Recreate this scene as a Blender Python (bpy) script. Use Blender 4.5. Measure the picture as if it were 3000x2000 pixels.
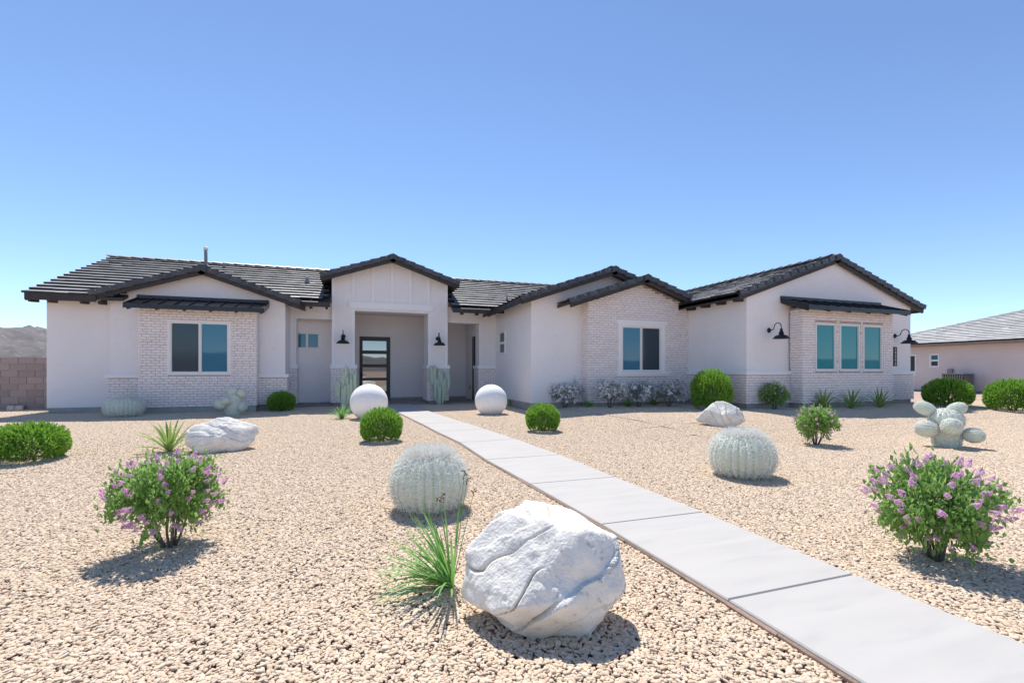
import bpy, math, random
import numpy as np
from mathutils import Vector, Euler, noise as mnoise

random.seed(7)
RNG = np.random.default_rng(7)
R = math.radians
for o in list(bpy.data.objects):
    bpy.data.objects.remove(o)
scn = bpy.context.scene
col = scn.collection

# ------------------------------------------------------------------ camera, sky, sun, exposure
FPX, CXP, HYP, EZ = 1333.0, 1500.0, 1087.0, 1.242          # focal length and horizon of the 3000 px photograph
YAW = math.atan(450 / FPX)
SY, CY = math.sin(YAW), math.cos(YAW)
cam = bpy.data.objects.new('camera', bpy.data.cameras.new('camera'))
col.objects.link(cam)
cam.location = (0, 0, EZ)
cam.rotation_euler = (R(90), 0, -YAW)
cam.data.sensor_width = 36
cam.data.lens = 36 * FPX / 3000
cam.data.shift_y = (HYP - 1000) / 3000
cam.data.clip_end = 20000
scn.camera = cam

SUN_EL, SUN_AZ = R(61), R(3)                               # behind the house, a little to the right
world = bpy.data.worlds.new('World')
scn.world = world
world.use_nodes = True
wn = world.node_tree
sky = wn.nodes.new('ShaderNodeTexSky')
sky.sky_type = 'NISHITA'
sky.sun_disc = False
sky.sun_elevation = SUN_EL
sky.sun_rotation = SUN_AZ
sky.altitude = 2200
sky.air_density = 1.0
sky.dust_density = 0.05
sky.ozone_density = 3.6
wn.links.new(sky.outputs[0], wn.nodes['Background'].inputs[0])
wn.nodes['Background'].inputs[1].default_value = 0.094
sun = bpy.data.objects.new('sun', bpy.data.lights.new('sun', 'SUN'))
col.objects.link(sun)
sd = Vector((-math.sin(SUN_AZ) * math.cos(SUN_EL), -math.cos(SUN_AZ) * math.cos(SUN_EL), -math.sin(SUN_EL)))
sun.rotation_euler = sd.to_track_quat('-Z', 'Y').to_euler()
sun.location = (0, 30, 40)
sun.data.energy = 2.9
sun.data.angle = R(1.0)
sun.data.color = (1, .95, .88)
scn.view_settings.view_transform = 'Standard'
scn.view_settings.look = 'None'
scn.view_settings.gamma = 1
scn.view_settings.exposure = 1.08
scn.view_settings.use_curve_mapping = False


# ------------------------------------------------------------------ pixel -> ground
def sm(a, b, t):
    t = min(max((t - a) / (b - a), 0), 1)
    return t * t * (3 - 2 * t)


def gz(x, y):
    g = .07 + (.03 - .07) * sm(-4, -2.5, x) + .12 * sm(4.6, 7, x) + .03 * sm(9, 11, x)
    und = .018 * math.sin(x * .55 + 1.3) * math.sin(y * .5 + .4) * sm(2.5, 6, y)
    return g * sm(5.5, 9.3, y) + und


def ray(px, py):
    u = (px - CXP) / FPX
    return u * CY + SY, CY - u * SY, -(py - HYP) / FPX


def G(px, py, dz=0.0):
    a = ray(px, py)
    d = 6.0
    for i in range(80):
        d = d * .4 + .6 * (gz(a[0] * d, a[1] * d) + dz - EZ) / a[2]
    return a[0] * d, a[1] * d, EZ + a[2] * d, d


def atY(px, py, Y):
    a = ray(px, py)
    d = Y / a[1]
    return a[0] * d, Y, EZ + a[2] * d


# ------------------------------------------------------------------ object helpers
WP = {}                                                   # world position of every parent


def meta(o, label=None, cat=None, group=None, kind=None):
    if label:
        o['label'] = label
    if cat:
        o['category'] = cat
    if group:
        o['group'] = group
    if kind:
        o['kind'] = kind
    return o


def empty(name, loc, rz=0, label=None, cat=None, group=None, kind=None, parent=None):
    o = bpy.data.objects.new(name, None)
    col.objects.link(o)
    o.empty_display_size = .1
    o.rotation_euler = (0, 0, rz)
    WP[o] = Vector(loc)
    o.location = Vector(loc) - (WP[parent] if parent else Vector((0, 0, 0)))
    if parent:
        o.parent = parent
    return meta(o, label, cat, group, kind)


def mesh_np(name, V, F, smooth=False, tint=None):
    """V (n,3) array, F list of faces or an (m,k) array"""
    me = bpy.data.meshes.new(name)
    V = np.asarray(V, dtype=np.float32)
    if isinstance(F, np.ndarray):
        m, k = F.shape
        me.vertices.add(len(V))
        me.vertices.foreach_set('co', V.ravel())
        me.loops.add(m * k)
        me.loops.foreach_set('vertex_index', F.astype(np.int32).ravel())
        me.polygons.add(m)
        me.polygons.foreach_set('loop_start', np.arange(0, m * k, k, dtype=np.int32))
        me.polygons.foreach_set('loop_total', np.full(m, k, dtype=np.int32))
        me.update(calc_edges=True)
    else:
        me.from_pydata([tuple(map(float, v)) for v in V], [], F)
        me.update()
    me.polygons.foreach_set('use_smooth', np.full(len(me.polygons), bool(smooth)))
    if tint is not None:
        a = me.attributes.new('tint', 'FLOAT', 'POINT')
        a.data.foreach_set('value', np.asarray(tint, dtype=np.float32))
    return me


def place(name, me, mat, loc, parent=None, **kw):
    o = bpy.data.objects.new(name, me)
    col.objects.link(o)
    if mat is not None and not len(me.materials):
        me.materials.append(mat)
    WP[o] = Vector(loc)
    o.location = Vector(loc) - (WP[parent] if parent else Vector((0, 0, 0)))
    if parent:
        o.parent = parent
    return meta(o, kw.get('label'), kw.get('cat'), kw.get('group'), kw.get('kind'))


def build(name, V, F, mat, parent=None, smooth=False, tint=None, **kw):
    """world-space vertices; the origin goes to the centre of the base"""
    V = np.asarray(V, dtype=np.float64)
    lo, hi = V.min(0), V.max(0)
    c = np.array([(lo[0] + hi[0]) / 2, (lo[1] + hi[1]) / 2, lo[2]])
    me = mesh_np(name, V - c, F, smooth, tint)
    return place(name, me, mat, c, parent, **kw)


class MB:
    def __init__(s):
        s.v, s.f, s.t = [], [], []

    def add(s, V, F, t=0.0):
        n = len(s.v)
        s.v += [tuple(p) for p in V]
        s.f += [tuple(i + n for i in q) for q in F]
        s.t += [t] * len(V)
        return s

    def box(s, x0, x1, y0, y1, z0, z1, t=0.0):
        V = [(x, y, z) for z in (z0, z1) for x, y in ((x0, y0), (x1, y0), (x1, y1), (x0, y1))]
        return s.add(V, BOXF, t)

    def hexa(s, V, t=0.0):
        return s.add(V, BOXF, t)

    def prism(s, poly, d0, d1, mp):
        """poly in (u,z), extruded in depth d; mp(u,d,z)->xyz"""
        n = len(poly)
        V = [mp(u, d0, z) for u, z in poly] + [mp(u, d1, z) for u, z in poly]
        F = [tuple(range(n)), tuple(range(2 * n - 1, n - 1, -1))]
        F += [(i, i + n, (i + 1) % n + n, (i + 1) % n) for i in range(n)]
        return s.add(V, F)

    def tube(s, pts, rad, n=8, caps=True, t=0.0):
        pts = [Vector(p) for p in pts]
        rad = rad if hasattr(rad, '__len__') else [rad] * len(pts)
        V, F = [], []
        up = None
        for i, p in enumerate(pts):
            d = (pts[min(i + 1, len(pts) - 1)] - pts[max(i - 1, 0)]).normalized()
            if up is None:
                up = d.orthogonal().normalized()
            up = (up - d * up.dot(d))
            up = up.normalized() if up.length > 1e-6 else d.orthogonal().normalized()
            b = d.cross(up)
            for k in range(n):
                a = 2 * math.pi * k / n
                V.append(p + (up * math.cos(a) + b * math.sin(a)) * rad[i])
        for i in range(len(pts) - 1):
            for k in range(n):
                F.append((i * n + k, i * n + (k + 1) % n, (i + 1) * n + (k + 1) % n, (i + 1) * n + k))
        if caps:
            F.append(tuple(range(n - 1, -1, -1)))
            F.append(tuple(range((len(pts) - 1) * n, len(pts) * n)))
        return s.add(V, F, t)

    def lathe(s, prof, c, n=24, t=0.0):
        V, F = [], []
        for r, z in prof:
            for k in range(n):
                a = 2 * math.pi * k / n
                V.append((c[0] + r * math.cos(a), c[1] + r * math.sin(a), c[2] + z))
        for i in range(len(prof) - 1):
            for k in range(n):
                F.append((i * n + k, i * n + (k + 1) % n, (i + 1) * n + (k + 1) % n, (i + 1) * n + k))
        return s.add(V, F, t)

    def out(s, name, mat, parent=None, smooth=False, **kw):
        return build(name, s.v, s.f, mat, parent, smooth, s.t, **kw)


BOXF = [(3, 2, 1, 0), (4, 5, 6, 7), (0, 1, 5, 4), (1, 2, 6, 5), (2, 3, 7, 6), (3, 0, 4, 7)]


def box(name, x0, x1, y0, y1, z0, z1, mat, parent=None, **kw):
    return MB().box(x0, x1, y0, y1, z0, z1).out(name, mat, parent, **kw)


# ------------------------------------------------------------------ materials
def mat(name, ca, cb=None, rough=.8, nscale=3.0, bump=0.0, bscale=60.0, tint=None, spec=.5, metal=0.0,
        detail=6.0, contrast=(.35, .65), spots=None, ior=None, trans=0.0, coat=0.0, bdist=.01, stretch=None):
    m = bpy.data.materials.new(name)
    m.use_nodes = True
    t = m.node_tree
    N, L = t.nodes, t.links
    b = N['Principled BSDF']
    b.inputs['Roughness'].default_value = rough
    b.inputs['Specular IOR Level'].default_value = spec
    b.inputs['Metallic'].default_value = metal
    if ior:
        b.inputs['IOR'].default_value = ior
    if coat:
        b.inputs['Coat Weight'].default_value = coat
    tc = N.new('ShaderNodeTexCoord')
    src = tc.outputs['Object']
    if stretch:
        mp = N.new('ShaderNodeMapping')
        mp.inputs['Scale'].default_value = stretch
        L.new(src, mp.inputs[0])
        src = mp.outputs[0]

    def rgb(c):
        return (*c, 1)

    def noise(sc, det=detail):
        n = N.new('ShaderNodeTexNoise')
        n.inputs['Scale'].default_value = sc
        n.inputs['Detail'].default_value = det
        L.new(src, n.inputs['Vector'])
        return n.outputs[0]

    def ramp(x, a, c):
        mr = N.new('ShaderNodeMapRange')
        mr.inputs[1].default_value = a
        mr.inputs[2].default_value = c
        L.new(x, mr.inputs[0])
        return mr.outputs[0]

    def mix(f, a, c):
        mx = N.new('ShaderNodeMix')
        mx.data_type = 'RGBA'
        L.new(f, mx.inputs[0])
        for k, v in ((6, a), (7, c)):
            if isinstance(v, tuple):
                mx.inputs[k].default_value = rgb(v)
            else:
                L.new(v, mx.inputs[k])
        return mx.outputs[2]

    cur = ca
    if cb is not None:
        cur = mix(ramp(noise(nscale), *contrast), ca, cb)
    if tint is not None:                                   # second colour reached through the per-piece attribute
        at = N.new('ShaderNodeAttribute')
        at.attribute_name = 'tint'
        cur = mix(at.outputs['Fac'], cur, tint)
    if spots is not None:                                  # (colour, scale, lo, hi)
        cur = mix(ramp(noise(spots[1], 3.0), spots[2], spots[3]), cur, spots[0])
    if isinstance(cur, tuple):
        b.inputs['Base Color'].default_value = rgb(cur)
    else:
        L.new(cur, b.inputs['Base Color'])
    if bump:
        bp = N.new('ShaderNodeBump')
        bp.inputs['Strength'].default_value = bump
        bp.inputs['Distance'].default_value = bdist
        L.new(noise(bscale, 4.0), bp.inputs['Height'])
        L.new(bp.outputs[0], b.inputs['Normal'])
    if trans:                                              # leaf translucency
        tr = N.new('ShaderNodeBsdfTranslucent')
        if isinstance(cur, tuple):
            tr.inputs[0].default_value = rgb(cur)
        else:
            L.new(cur, tr.inputs[0])
        ms = N.new('ShaderNodeMixShader')
        ms.inputs[0].default_value = trans
        L.new(b.outputs[0], ms.inputs[1])
        L.new(tr.outputs[0], ms.inputs[2])
        L.new(ms.outputs[0], N['Material Output'].inputs[0])
    return m


M = {}
M['stucco'] = mat('stucco', (.87, .83, .825), (.83, .79, .785), rough=.9, nscale=.9, bump=.25, bscale=260, bdist=.004,
                  spots=((.80, .755, .75), 9, .55, .8), spec=.2)
M['trim'] = mat('trim', (.90, .87, .865), (.88, .85, .845), rough=.85, nscale=2, bump=.15, bscale=300, bdist=.003, spec=.2)
M['mortar'] = mat('mortar', (.42, .33, .30), (.49, .395, .36), rough=.95, nscale=8, bump=.4, bscale=200, bdist=.004, spec=.2)
M['brick'] = mat('brick', (.92, .865, .85), (.89, .82, .80), rough=.9, nscale=9, bump=.45, bscale=90, bdist=.005,
                 tint=(.84, .755, .73), spots=((.74, .64, .60), 22, .60, .78), spec=.2)
M['stem'] = mat('foundation_concrete', (.42, .41, .40), (.33, .32, .31), rough=.9, nscale=4, bump=.2, bscale=120, spec=.2)
M['tile'] = mat('roof_tile', (.060, .061, .067), (.040, .041, .046), rough=.42, nscale=6, bump=.12, bscale=150,
                tint=(.085, .085, .09), bdist=.004)
M['fieldtile'] = mat('field_roof_tile', (.27, .265, .26), (.22, .215, .21), rough=.45, nscale=2.5, bump=.06, bscale=120,
                     tint=(.33, .325, .32), spots=((.17, .17, .165), 5, .60, .8), bdist=.003, spec=.8)  # sun glare on the roof slopes painted as a pale tile colour
M['tileedge'] = mat('shaded_tile_edge', (.028, .028, .031), (.020, .020, .023), rough=.7, nscale=5)  # shade at the tile butts painted as a near-black edge
M['neartile'] = mat('pale_grey_roof_tile', (.50, .49, .48), (.42, .41, .40), rough=.7, nscale=2.5, bump=.1, bscale=120, tint=(.58, .57, .56), bdist=.003)
M['dark'] = mat('dark_fascia_wood', (.030, .024, .022), (.045, .036, .032), rough=.6, nscale=5, bump=.1, bscale=80)
M['metal'] = mat('black_standing_seam_metal', (.018, .022, .028), (.026, .030, .036), rough=.32, nscale=3, metal=.2)
M['black'] = mat('black_metal', (.008, .009, .011), (.012, .013, .015), rough=.38, nscale=8)
M['vinyl'] = mat('white_window_frame', (.82, .80, .78), (.78, .76, .74), rough=.45, nscale=3)
M['glass'] = mat('window_glass', (.016, .15, .25), (.022, .17, .27), rough=.03, nscale=.8, ior=1.6)
M['glasst'] = mat('teal_window_glass', (.003, .23, .27), (.005, .25, .29), rough=.03, nscale=.8, ior=1.5)
M['glassd'] = mat('window_screen_glass', (.020, .038, .060), (.028, .048, .070), rough=.10, nscale=.8, ior=1.5)
M['glassm'] = mat('mirror_door_glass', (.05, .07, .07), (.06, .08, .08), rough=.02, nscale=1, ior=3.2)
M['concrete'] = mat('walk_concrete', (.475, .456, .43), (.445, .427, .402), rough=.88, nscale=1.1, bump=.10, bscale=180,
                    spots=((.415, .40, .385), 2.3, .56, .85), stretch=(1, 6, 1), spec=.25, bdist=.003)
M['holelight'] = mat('pale_light_hole', (.72, .60, .48), (.66, .54, .42), rough=.9, nscale=8)  # pale colour painting the light in the garden wall's holes
M['soil'] = mat('soil_edge', (.30, .21, .16), (.36, .26, .20), rough=.95, nscale=12, bump=.5, bscale=60)
M['pebble'] = mat('gravel_pebbles', (.61, .475, .345), (.55, .415, .29), rough=.9, nscale=40, tint=(.70, .58, .45), spec=.15,
                  spots=((.50, .375, .27), 70, .62, .85))
M['block'] = mat('concrete_block', (.36, .285, .27), (.30, .235, .225), rough=.95, nscale=5, bump=.5, bscale=140,
                 tint=(.42, .345, .32), spec=.2)
M['granite'] = mat('white_granite', (.90, .89, .87), (.85, .84, .825), rough=.75, nscale=14, bump=.12, bscale=120,
                   spots=((.72, .71, .69), 60, .60, .75), bdist=.004, spec=.3)
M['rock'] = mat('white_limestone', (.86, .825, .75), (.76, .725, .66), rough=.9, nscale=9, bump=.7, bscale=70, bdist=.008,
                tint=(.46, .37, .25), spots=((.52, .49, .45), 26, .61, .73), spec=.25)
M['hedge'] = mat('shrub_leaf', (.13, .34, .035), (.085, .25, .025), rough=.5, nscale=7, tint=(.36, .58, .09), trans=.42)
M['twig'] = mat('twig_bark', (.17, .15, .135), (.11, .095, .085), rough=.9, nscale=30, bump=.4, bscale=120)
M['lilacleaf'] = mat('lilac_leaf', (.19, .36, .085), (.24, .43, .115), rough=.5, nscale=9, tint=(.40, .58, .18), trans=.5)
M['lilac'] = mat('lilac_flower', (.84, .48, .76), (.88, .55, .80), rough=.7, nscale=20, tint=(.95, .72, .90), trans=.45)
M['cactus'] = mat('pale_cactus_skin', (.55, .68, .50), (.61, .73, .56), rough=.6, nscale=8, tint=(.86, .88, .81))
M['spine'] = mat('cactus_spines', (.95, .94, .91), (.92, .91, .87), rough=.6, nscale=30, trans=.4)
M['column'] = mat('columnar_cactus_skin', (.38, .48, .36), (.44, .53, .41), rough=.55, nscale=9, tint=(.60, .66, .54),
                  spots=((.40, .36, .20), 24, .66, .8))
M['agave'] = mat('agave_leaf', (.13, .26, .055), (.16, .31, .07), rough=.42, nscale=5, tint=(.46, .56, .18), trans=.35)
M['grass'] = mat('ornamental_grass', (.12, .36, .10), (.16, .42, .12), rough=.5, nscale=6, tint=(.34, .54, .15), trans=.4)
M['seed'] = mat('seed_head', (.11, .035, .018), (.16, .05, .022), rough=.8, nscale=20)
M['silver'] = mat('silver_leaf', (.24, .28, .20), (.30, .34, .26), rough=.7, nscale=9, tint=(.34, .36, .31), trans=.25)
M['white'] = mat('white_flower', (.94, .91, .91), (.92, .87, .89), rough=.7, nscale=12, trans=.35)
M['ground'] = mat('desert_dirt', (.40, .29, .23), (.50, .38, .30), rough=.95, nscale=.35, bump=.6, bscale=9, bdist=.04,
                  spots=((.34, .27, .20), .9, .55, .75), spec=.15)
M['hill'] = mat('desert_hill', (.19, .175, .175), (.13, .125, .12), rough=1, nscale=.025, spots=((.25, .225, .215), .07, .55, .7), spec=.1)
M['ac'] = mat('grey_painted_steel', (.20, .20, .20), (.25, .25, .25), rough=.5, nscale=6)
M['acdark'] = mat('dark_louvre', (.03, .03, .032), (.045, .045, .048), rough=.6, nscale=6)
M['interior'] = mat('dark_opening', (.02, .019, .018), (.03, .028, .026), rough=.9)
M['stuccon'] = mat('neighbour_stucco', (.66, .60, .58), (.62, .56, .54), rough=.9, nscale=1, bump=.2, bscale=200, bdist=.004, spec=.2)
M['fascian'] = mat('brown_fascia', (.22, .165, .13), (.27, .20, .16), rough=.7, nscale=4)
M['porch'] = mat('porch_concrete', (.30, .25, .235), (.25, .21, .20), rough=.7, nscale=3, bump=.1, bscale=80)

# ================================================================== SETTING
# ground sheet, fine near the yard, reaching the horizon
gx = sorted(set([-9000, -5000, -2500, -1200, -600, -300, -150, -80, -50] + [round(v, 2) for v in np.arange(-34, 52, 1.0)] +
                [60, 80, 120, 200, 400, 800, 1600, 3200, 6000, 9000]))
gy = sorted(set([-9000, -4000, -1800, -900, -450, -220, -110, -60, -35] + [round(v, 2) for v in np.arange(-22, 34, 1.0)] +
                [45, 70, 110, 200, 400, 900, 2000, 4500, 9000]))
V = [(x, y, (gz(x, y) if -30 < x < 50 and -20 < y < 32 else gz(0, 30) * .3) - .023) for y in gy for x in gx]
nx = len(gx)
F = [(j * nx + i, j * nx + i + 1, (j + 1) * nx + i + 1, (j + 1) * nx + i) for j in range(len(gy) - 1) for i in range(nx - 1)]
me = mesh_np('ground', V, F, True)
place('ground', me, M['ground'], (0, 0, 0), kind='structure')


# hills far left behind the block wall and across the street behind the viewer (they show in the glass)
def hills(name, pts, dist_in, width, seed):
    """pts: list of (azimuth deg from +Y towards +X, crest height)"""
    V, F = [], []
    az = np.linspace(pts[0][0], pts[-1][0], 150)
    hh = np.interp(az, [p[0] for p in pts], [p[1] for p in pts])
    rows = np.linspace(0, 1, 22)
    for j, r in enumerate(rows):
        for a, h in zip(az, hh):
            d = dist_in + width * r
            prof = math.sin(math.pi * min(r * 1.05, 1)) ** 1.2
            p = Vector((a * .35, r * 5 + seed, 0))
            n = mnoise.fractal(p, 1, 2, 5) * .18 + mnoise.fractal(p * 4, 1, 2, 4) * .07
            rid = abs(mnoise.noise(Vector((a * .9, r * 1.5, seed)))) * .25
            z = max(-2, h * (prof * (1 + n) - rid * prof * (1 - prof) * 2.0))
            V.append((math.sin(R(a)) * d, math.cos(R(a)) * d, z - 1))
    n = len(az)
    for j in range(len(rows) - 1):
        for i in range(n - 1):
            F.append((j * n + i, j * n + i + 1, (j + 1) * n + i + 1, (j + 1) * n + i))
    build(name, V, F, M['hill'], smooth=True, kind='structure')


hills('hills', [(-75, 40), (-60, 95), (-45, 105), (-35, 118), (-31.5, 128), (-29.5, 124), (-27.5, 104), (-26, 98), (-23, 90), (-15, 60), (-5, 20)], 1300, 900, 3.1)
hills('hills', [(110, 30), (135, 60), (160, 40), (172, 50), (183, 75), (190, 95), (197, 70), (215, 40), (240, 30)], 1700, 1000, 8.4)


# gravel: one-metre patches of real pebbles, laid over the yard
def ico(sub):
    t = (1 + 5 ** .5) / 2
    v = [(-1, t, 0), (1, t, 0), (-1, -t, 0), (1, -t, 0), (0, -1, t), (0, 1, t), (0, -1, -t), (0, 1, -t), (t, 0, -1), (t, 0, 1), (-t, 0, -1), (-t, 0, 1)]
    v = [np.array(p, float) / np.linalg.norm(p) for p in v]
    f = [(0, 11, 5), (0, 5, 1), (0, 1, 7), (0, 7, 10), (0, 10, 11), (1, 5, 9), (5, 11, 4), (11, 10, 2), (10, 7, 6), (7, 1, 8),
         (3, 9, 4), (3, 4, 2), (3, 2, 6), (3, 6, 8), (3, 8, 9), (4, 9, 5), (2, 4, 11), (6, 2, 10), (8, 6, 7), (9, 8, 1)]
    for _ in range(sub):
        c, nf = {}, []

        def mid(a, b):
            k = (min(a, b), max(a, b))
            if k not in c:
                q = v[a] + v[b]
                v.append(q / np.linalg.norm(q))
                c[k] = len(v) - 1
            return c[k]
        for a, b, d in f:
            x, y, z = mid(a, b), mid(b, d), mid(d, a)
            nf += [(a, x, z), (b, y, x), (d, z, y), (x, y, z)]
        f = nf
    return np.array(v), np.array(f)


I1V, I1F = ico(1)


def pebble_patch(n, rng):
    """n stones spread over a unit square; returns verts, faces, tint"""
    k = len(I1V)
    c = np.stack([rng.random(n) - .5, rng.random(n) - .5, rng.random(n) * .006 - .007], 1)
    L = np.exp(rng.normal(math.log(.0102), .28, n)).clip(.005, .020)
    S = np.stack([L, L * rng.uniform(.45, .8, n), L * rng.uniform(.32, .5, n)], 1)
    a = rng.random(n) * 2 * math.pi
    tx, ty = rng.normal(0, .15, n), rng.normal(0, .15, n)
    P = I1V[None] * (1 + rng.normal(0, .13, (n, k, 1)))
    P = np.sign(P) * np.abs(P) ** .82
    P = P * S[:, None]
    P[..., 2] += P[..., 0] * tx[:, None] + P[..., 1] * ty[:, None]
    x = P[..., 0] * np.cos(a)[:, None] - P[..., 1] * np.sin(a)[:, None]
    y = P[..., 0] * np.sin(a)[:, None] + P[..., 1] * np.cos(a)[:, None]
    P = np.stack([x, y, P[..., 2]], -1) + c[:, None]
    F = I1F[None] + (np.arange(n) * k)[:, None, None]
    t = np.repeat(np.clip(rng.normal(.4, .35, n), 0, 1), k)
    return P.reshape(-1, 3), F.reshape(-1, 3), t


NPATCH, PN = 2, 7600
PV, PF, PT, PI = [], [], [], []
off = 0
for i in range(NPATCH):
    v, f, t = pebble_patch(PN, RNG)
    PV.append(v); PF.append(f + off); PT.append(t); PI.append(np.full(len(v), i, np.int32))
    off += len(v)


def in_house(x, y):
    return (-8.1 < x < -2.2 and y > 16.4) or (-2.2 <= x < 5 and y > 17.4) or (5 <= x < 10.5 and y > 13.4) or (10.5 <= x < 17.5 and y > 10.6)


pts, prot, pid = [], [], []
for ix in range(-16, 27):
    for iy in range(0, 18):
        x, y = ix + .5, iy + .5
        d, u = x * SY + y * CY, x * CY - y * SY
        if d < .6 or abs(u) > 1.25 * d + 2.2 or in_house(x, y):
            continue
        if x > 17.5 and y > 10.3 or x > 24 or x < -9 and y > 17.6:
            continue
        pts.append((x, y, gz(x, y)))
        e = .4
        q = (math.atan2(gz(x, y + e) - gz(x, y - e), 2 * e), -math.atan2(gz(x + e, y) - gz(x - e, y), 2 * e))
        k = random.randrange(4)
        prot.append((Euler((q[0], q[1], 0)).to_matrix() @ Euler((0, 0, k * math.pi / 2)).to_matrix()).to_euler()[:])
        pid.append(random.randrange(NPATCH))
np_ = len(pts)
allV = np.concatenate(PV + [np.array(pts)])
me = mesh_np('gravel', allV, np.concatenate(PF), True, np.concatenate(PT + [np.zeros(np_)]))
a = me.attributes.new('patch', 'INT', 'POINT')
a.data.foreach_set('value', np.concatenate(PI + [np.full(np_, 100, np.int32)]))
a = me.attributes.new('pid', 'INT', 'POINT')
a.data.foreach_set('value', np.concatenate([np.zeros(off, np.int32), np.array(pid, np.int32)]))
a = me.attributes.new('prot', 'FLOAT_VECTOR', 'POINT')
a.data.foreach_set('vector', np.concatenate([np.zeros((off, 3)), np.array(prot)]).astype(np.float32).ravel())
gravel = place('gravel', me, M['pebble'], (0, 0, 0), kind='stuff',
               label='tan and cream gravel covering the whole front yard', cat='gravel')
ng = bpy.data.node_groups.new('gravel_spread', 'GeometryNodeTree')
ng.interface.new_socket('Geometry', in_out='INPUT', socket_type='NodeSocketGeometry')
ng.interface.new_socket('Geometry', in_out='OUTPUT', socket_type='NodeSocketGeometry')
N, L = ng.nodes, ng.links
gi, go = N.new('NodeGroupInput'), N.new('NodeGroupOutput')


def attr(name, typ):
    n = N.new('GeometryNodeInputNamedAttribute')
    n.data_type = typ
    n.inputs[0].default_value = name
    return n.outputs[0]


def cmp(out, val):
    n = N.new('FunctionNodeCompare')
    n.data_type = 'INT'
    n.operation = 'EQUAL'
    L.new(out, n.inputs[2])
    n.inputs[3].default_value = val
    return n.outputs[0]


def sep(val):
    n = N.new('GeometryNodeSeparateGeometry')
    L.new(gi.outputs[0], n.inputs[0])
    L.new(cmp(attr('patch', 'INT'), val), n.inputs[1])
    return n.outputs[0]


join = N.new('GeometryNodeJoinGeometry')
ptsg = sep(100)
for i in range(NPATCH):
    inst = N.new('GeometryNodeInstanceOnPoints')
    L.new(ptsg, inst.inputs['Points'])
    L.new(cmp(attr('pid', 'INT'), i), inst.inputs['Selection'])
    L.new(sep(i), inst.inputs['Instance'])
    L.new(attr('prot', 'FLOAT_VECTOR'), inst.inputs['Rotation'])
    L.new(inst.outputs[0], join.inputs[0])
L.new(join.outputs[0], go.inputs[0])
gravel.modifiers.new('spread', 'NODES').node_group = ng

# concrete walkway, slab by slab
LE = [(2134, 1754), (1764, 1534), (1555, 1416), (1425, 1345), (1349, 1295), (1280, 1263), (1236, 1240), (1200, 1223), (1163, 1205), (1128, 1188)]
RE = [(2488, 1675), (2059, 1498), (1803, 1396), (1636, 1329.5), (1512, 1285), (1244, 1199.5), (1208, 1186)]
HS = .035
Lp = [G(*p, HS)[:2] for p in LE]
Rp = [G(*p, HS)[:2] for p in RE]
Lp = [(Lp[0][0] + .03, Lp[0][1] - 3.6), (Lp[0][0] + .02, Lp[0][1] - 2.4), (Lp[0][0] + .01, Lp[0][1] - 1.2)] + Lp
Rp = [(Rp[0][0] + .03, Rp[0][1] - 3.6)] + Rp
ry = [p[1] for p in Rp]
rx = [p[0] for p in Rp]
walk = empty('walkway', (1.6, 6, .02), kind='structure')
for i in range(len(Lp) - 1):
    (x0, y0), (x1, y1) = Lp[i], Lp[i + 1]
    g = .004
    y0 += g
    y1 -= g
    a0, a1 = float(np.interp(y0, ry, rx)), float(np.interp(y1, ry, rx))
    if i == len(Lp) - 2:
        y1 = 16.6
    c = [(x0, y0), (a0, y0), (a1, y1), (x1, y1)]
    m = MB()
    bv = .006
    cx, cy = sum(p[0] for p in c) / 4, sum(p[1] for p in c) / 4
    ins = [(p[0] + math.copysign(bv, cx - p[0]), p[1] + math.copysign(bv, cy - p[1])) for p in c]
    V = [(x, y, gz(x, y) - .1) for x, y in c] + [(x, y, gz(x, y) + HS - .008) for x, y in c] + [(x, y, gz(x, y) + HS) for x, y in ins]
    Fq = [(3, 2, 1, 0)] + [(k, (k + 1) % 4, (k + 1) % 4 + 4, k + 4) for k in range(4)] + \
         [(k + 4, (k + 1) % 4 + 4, (k + 1) % 4 + 8, k + 8) for k in range(4)] + [(8, 9, 10, 11)]
    build('slab', V, Fq, M['concrete'], walk)
m = MB()                                                   # soil-stained form edge along the left side
for i in range(len(Lp) - 1):
    (x0, y0), (x1, y1) = Lp[i], Lp[i + 1]
    for k in range(4):
        t0, t1 = k / 4, (k + 1) / 4
        xa, ya, xb, yb = x0 + (x1 - x0) * t0, y0 + (y1 - y0) * t0, x0 + (x1 - x0) * t1, y0 + (y1 - y0) * t1
        w = .006 + .010 * random.random()
        za, zb = gz(xa, ya), gz(xb, yb)
        m.hexa([(xa - w, ya, za - .06), (xa - .001, ya, za - .06), (xb - .001, yb, zb - .06), (xb - w, yb, zb - .06),
                (xa - w, ya, za + .012), (xa - .001, ya, za + .022), (xb - .001, yb, zb + .022), (xb - w, yb, zb + .012)])
m.out('soil_edge', M['soil'], walk)

# ================================================================== THE HOUSE
house = empty('house', (4.5, 14, .1), label='long single-storey stucco and whitewashed brick house with dark gable roofs', cat='house')
BR = []                                                    # every brick: (area in the picture, parent, centre, ux, n, length, height)


def px_area(P, ux, n, w, h):
    x, y, z = P
    if n[0] * (0 - x) + n[1] * (0 - y) <= 0:
        return 0
    d = x * SY + y * CY
    if d < 1:
        return 0
    u = x * CY - y * SY
    if abs(u / d) > 1.13:
        return 0
    ax = abs((ux[0] * CY - ux[1] * SY) * d - u * (ux[0] * SY + ux[1] * CY)) / d / d
    return ax * w * h / d


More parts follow.
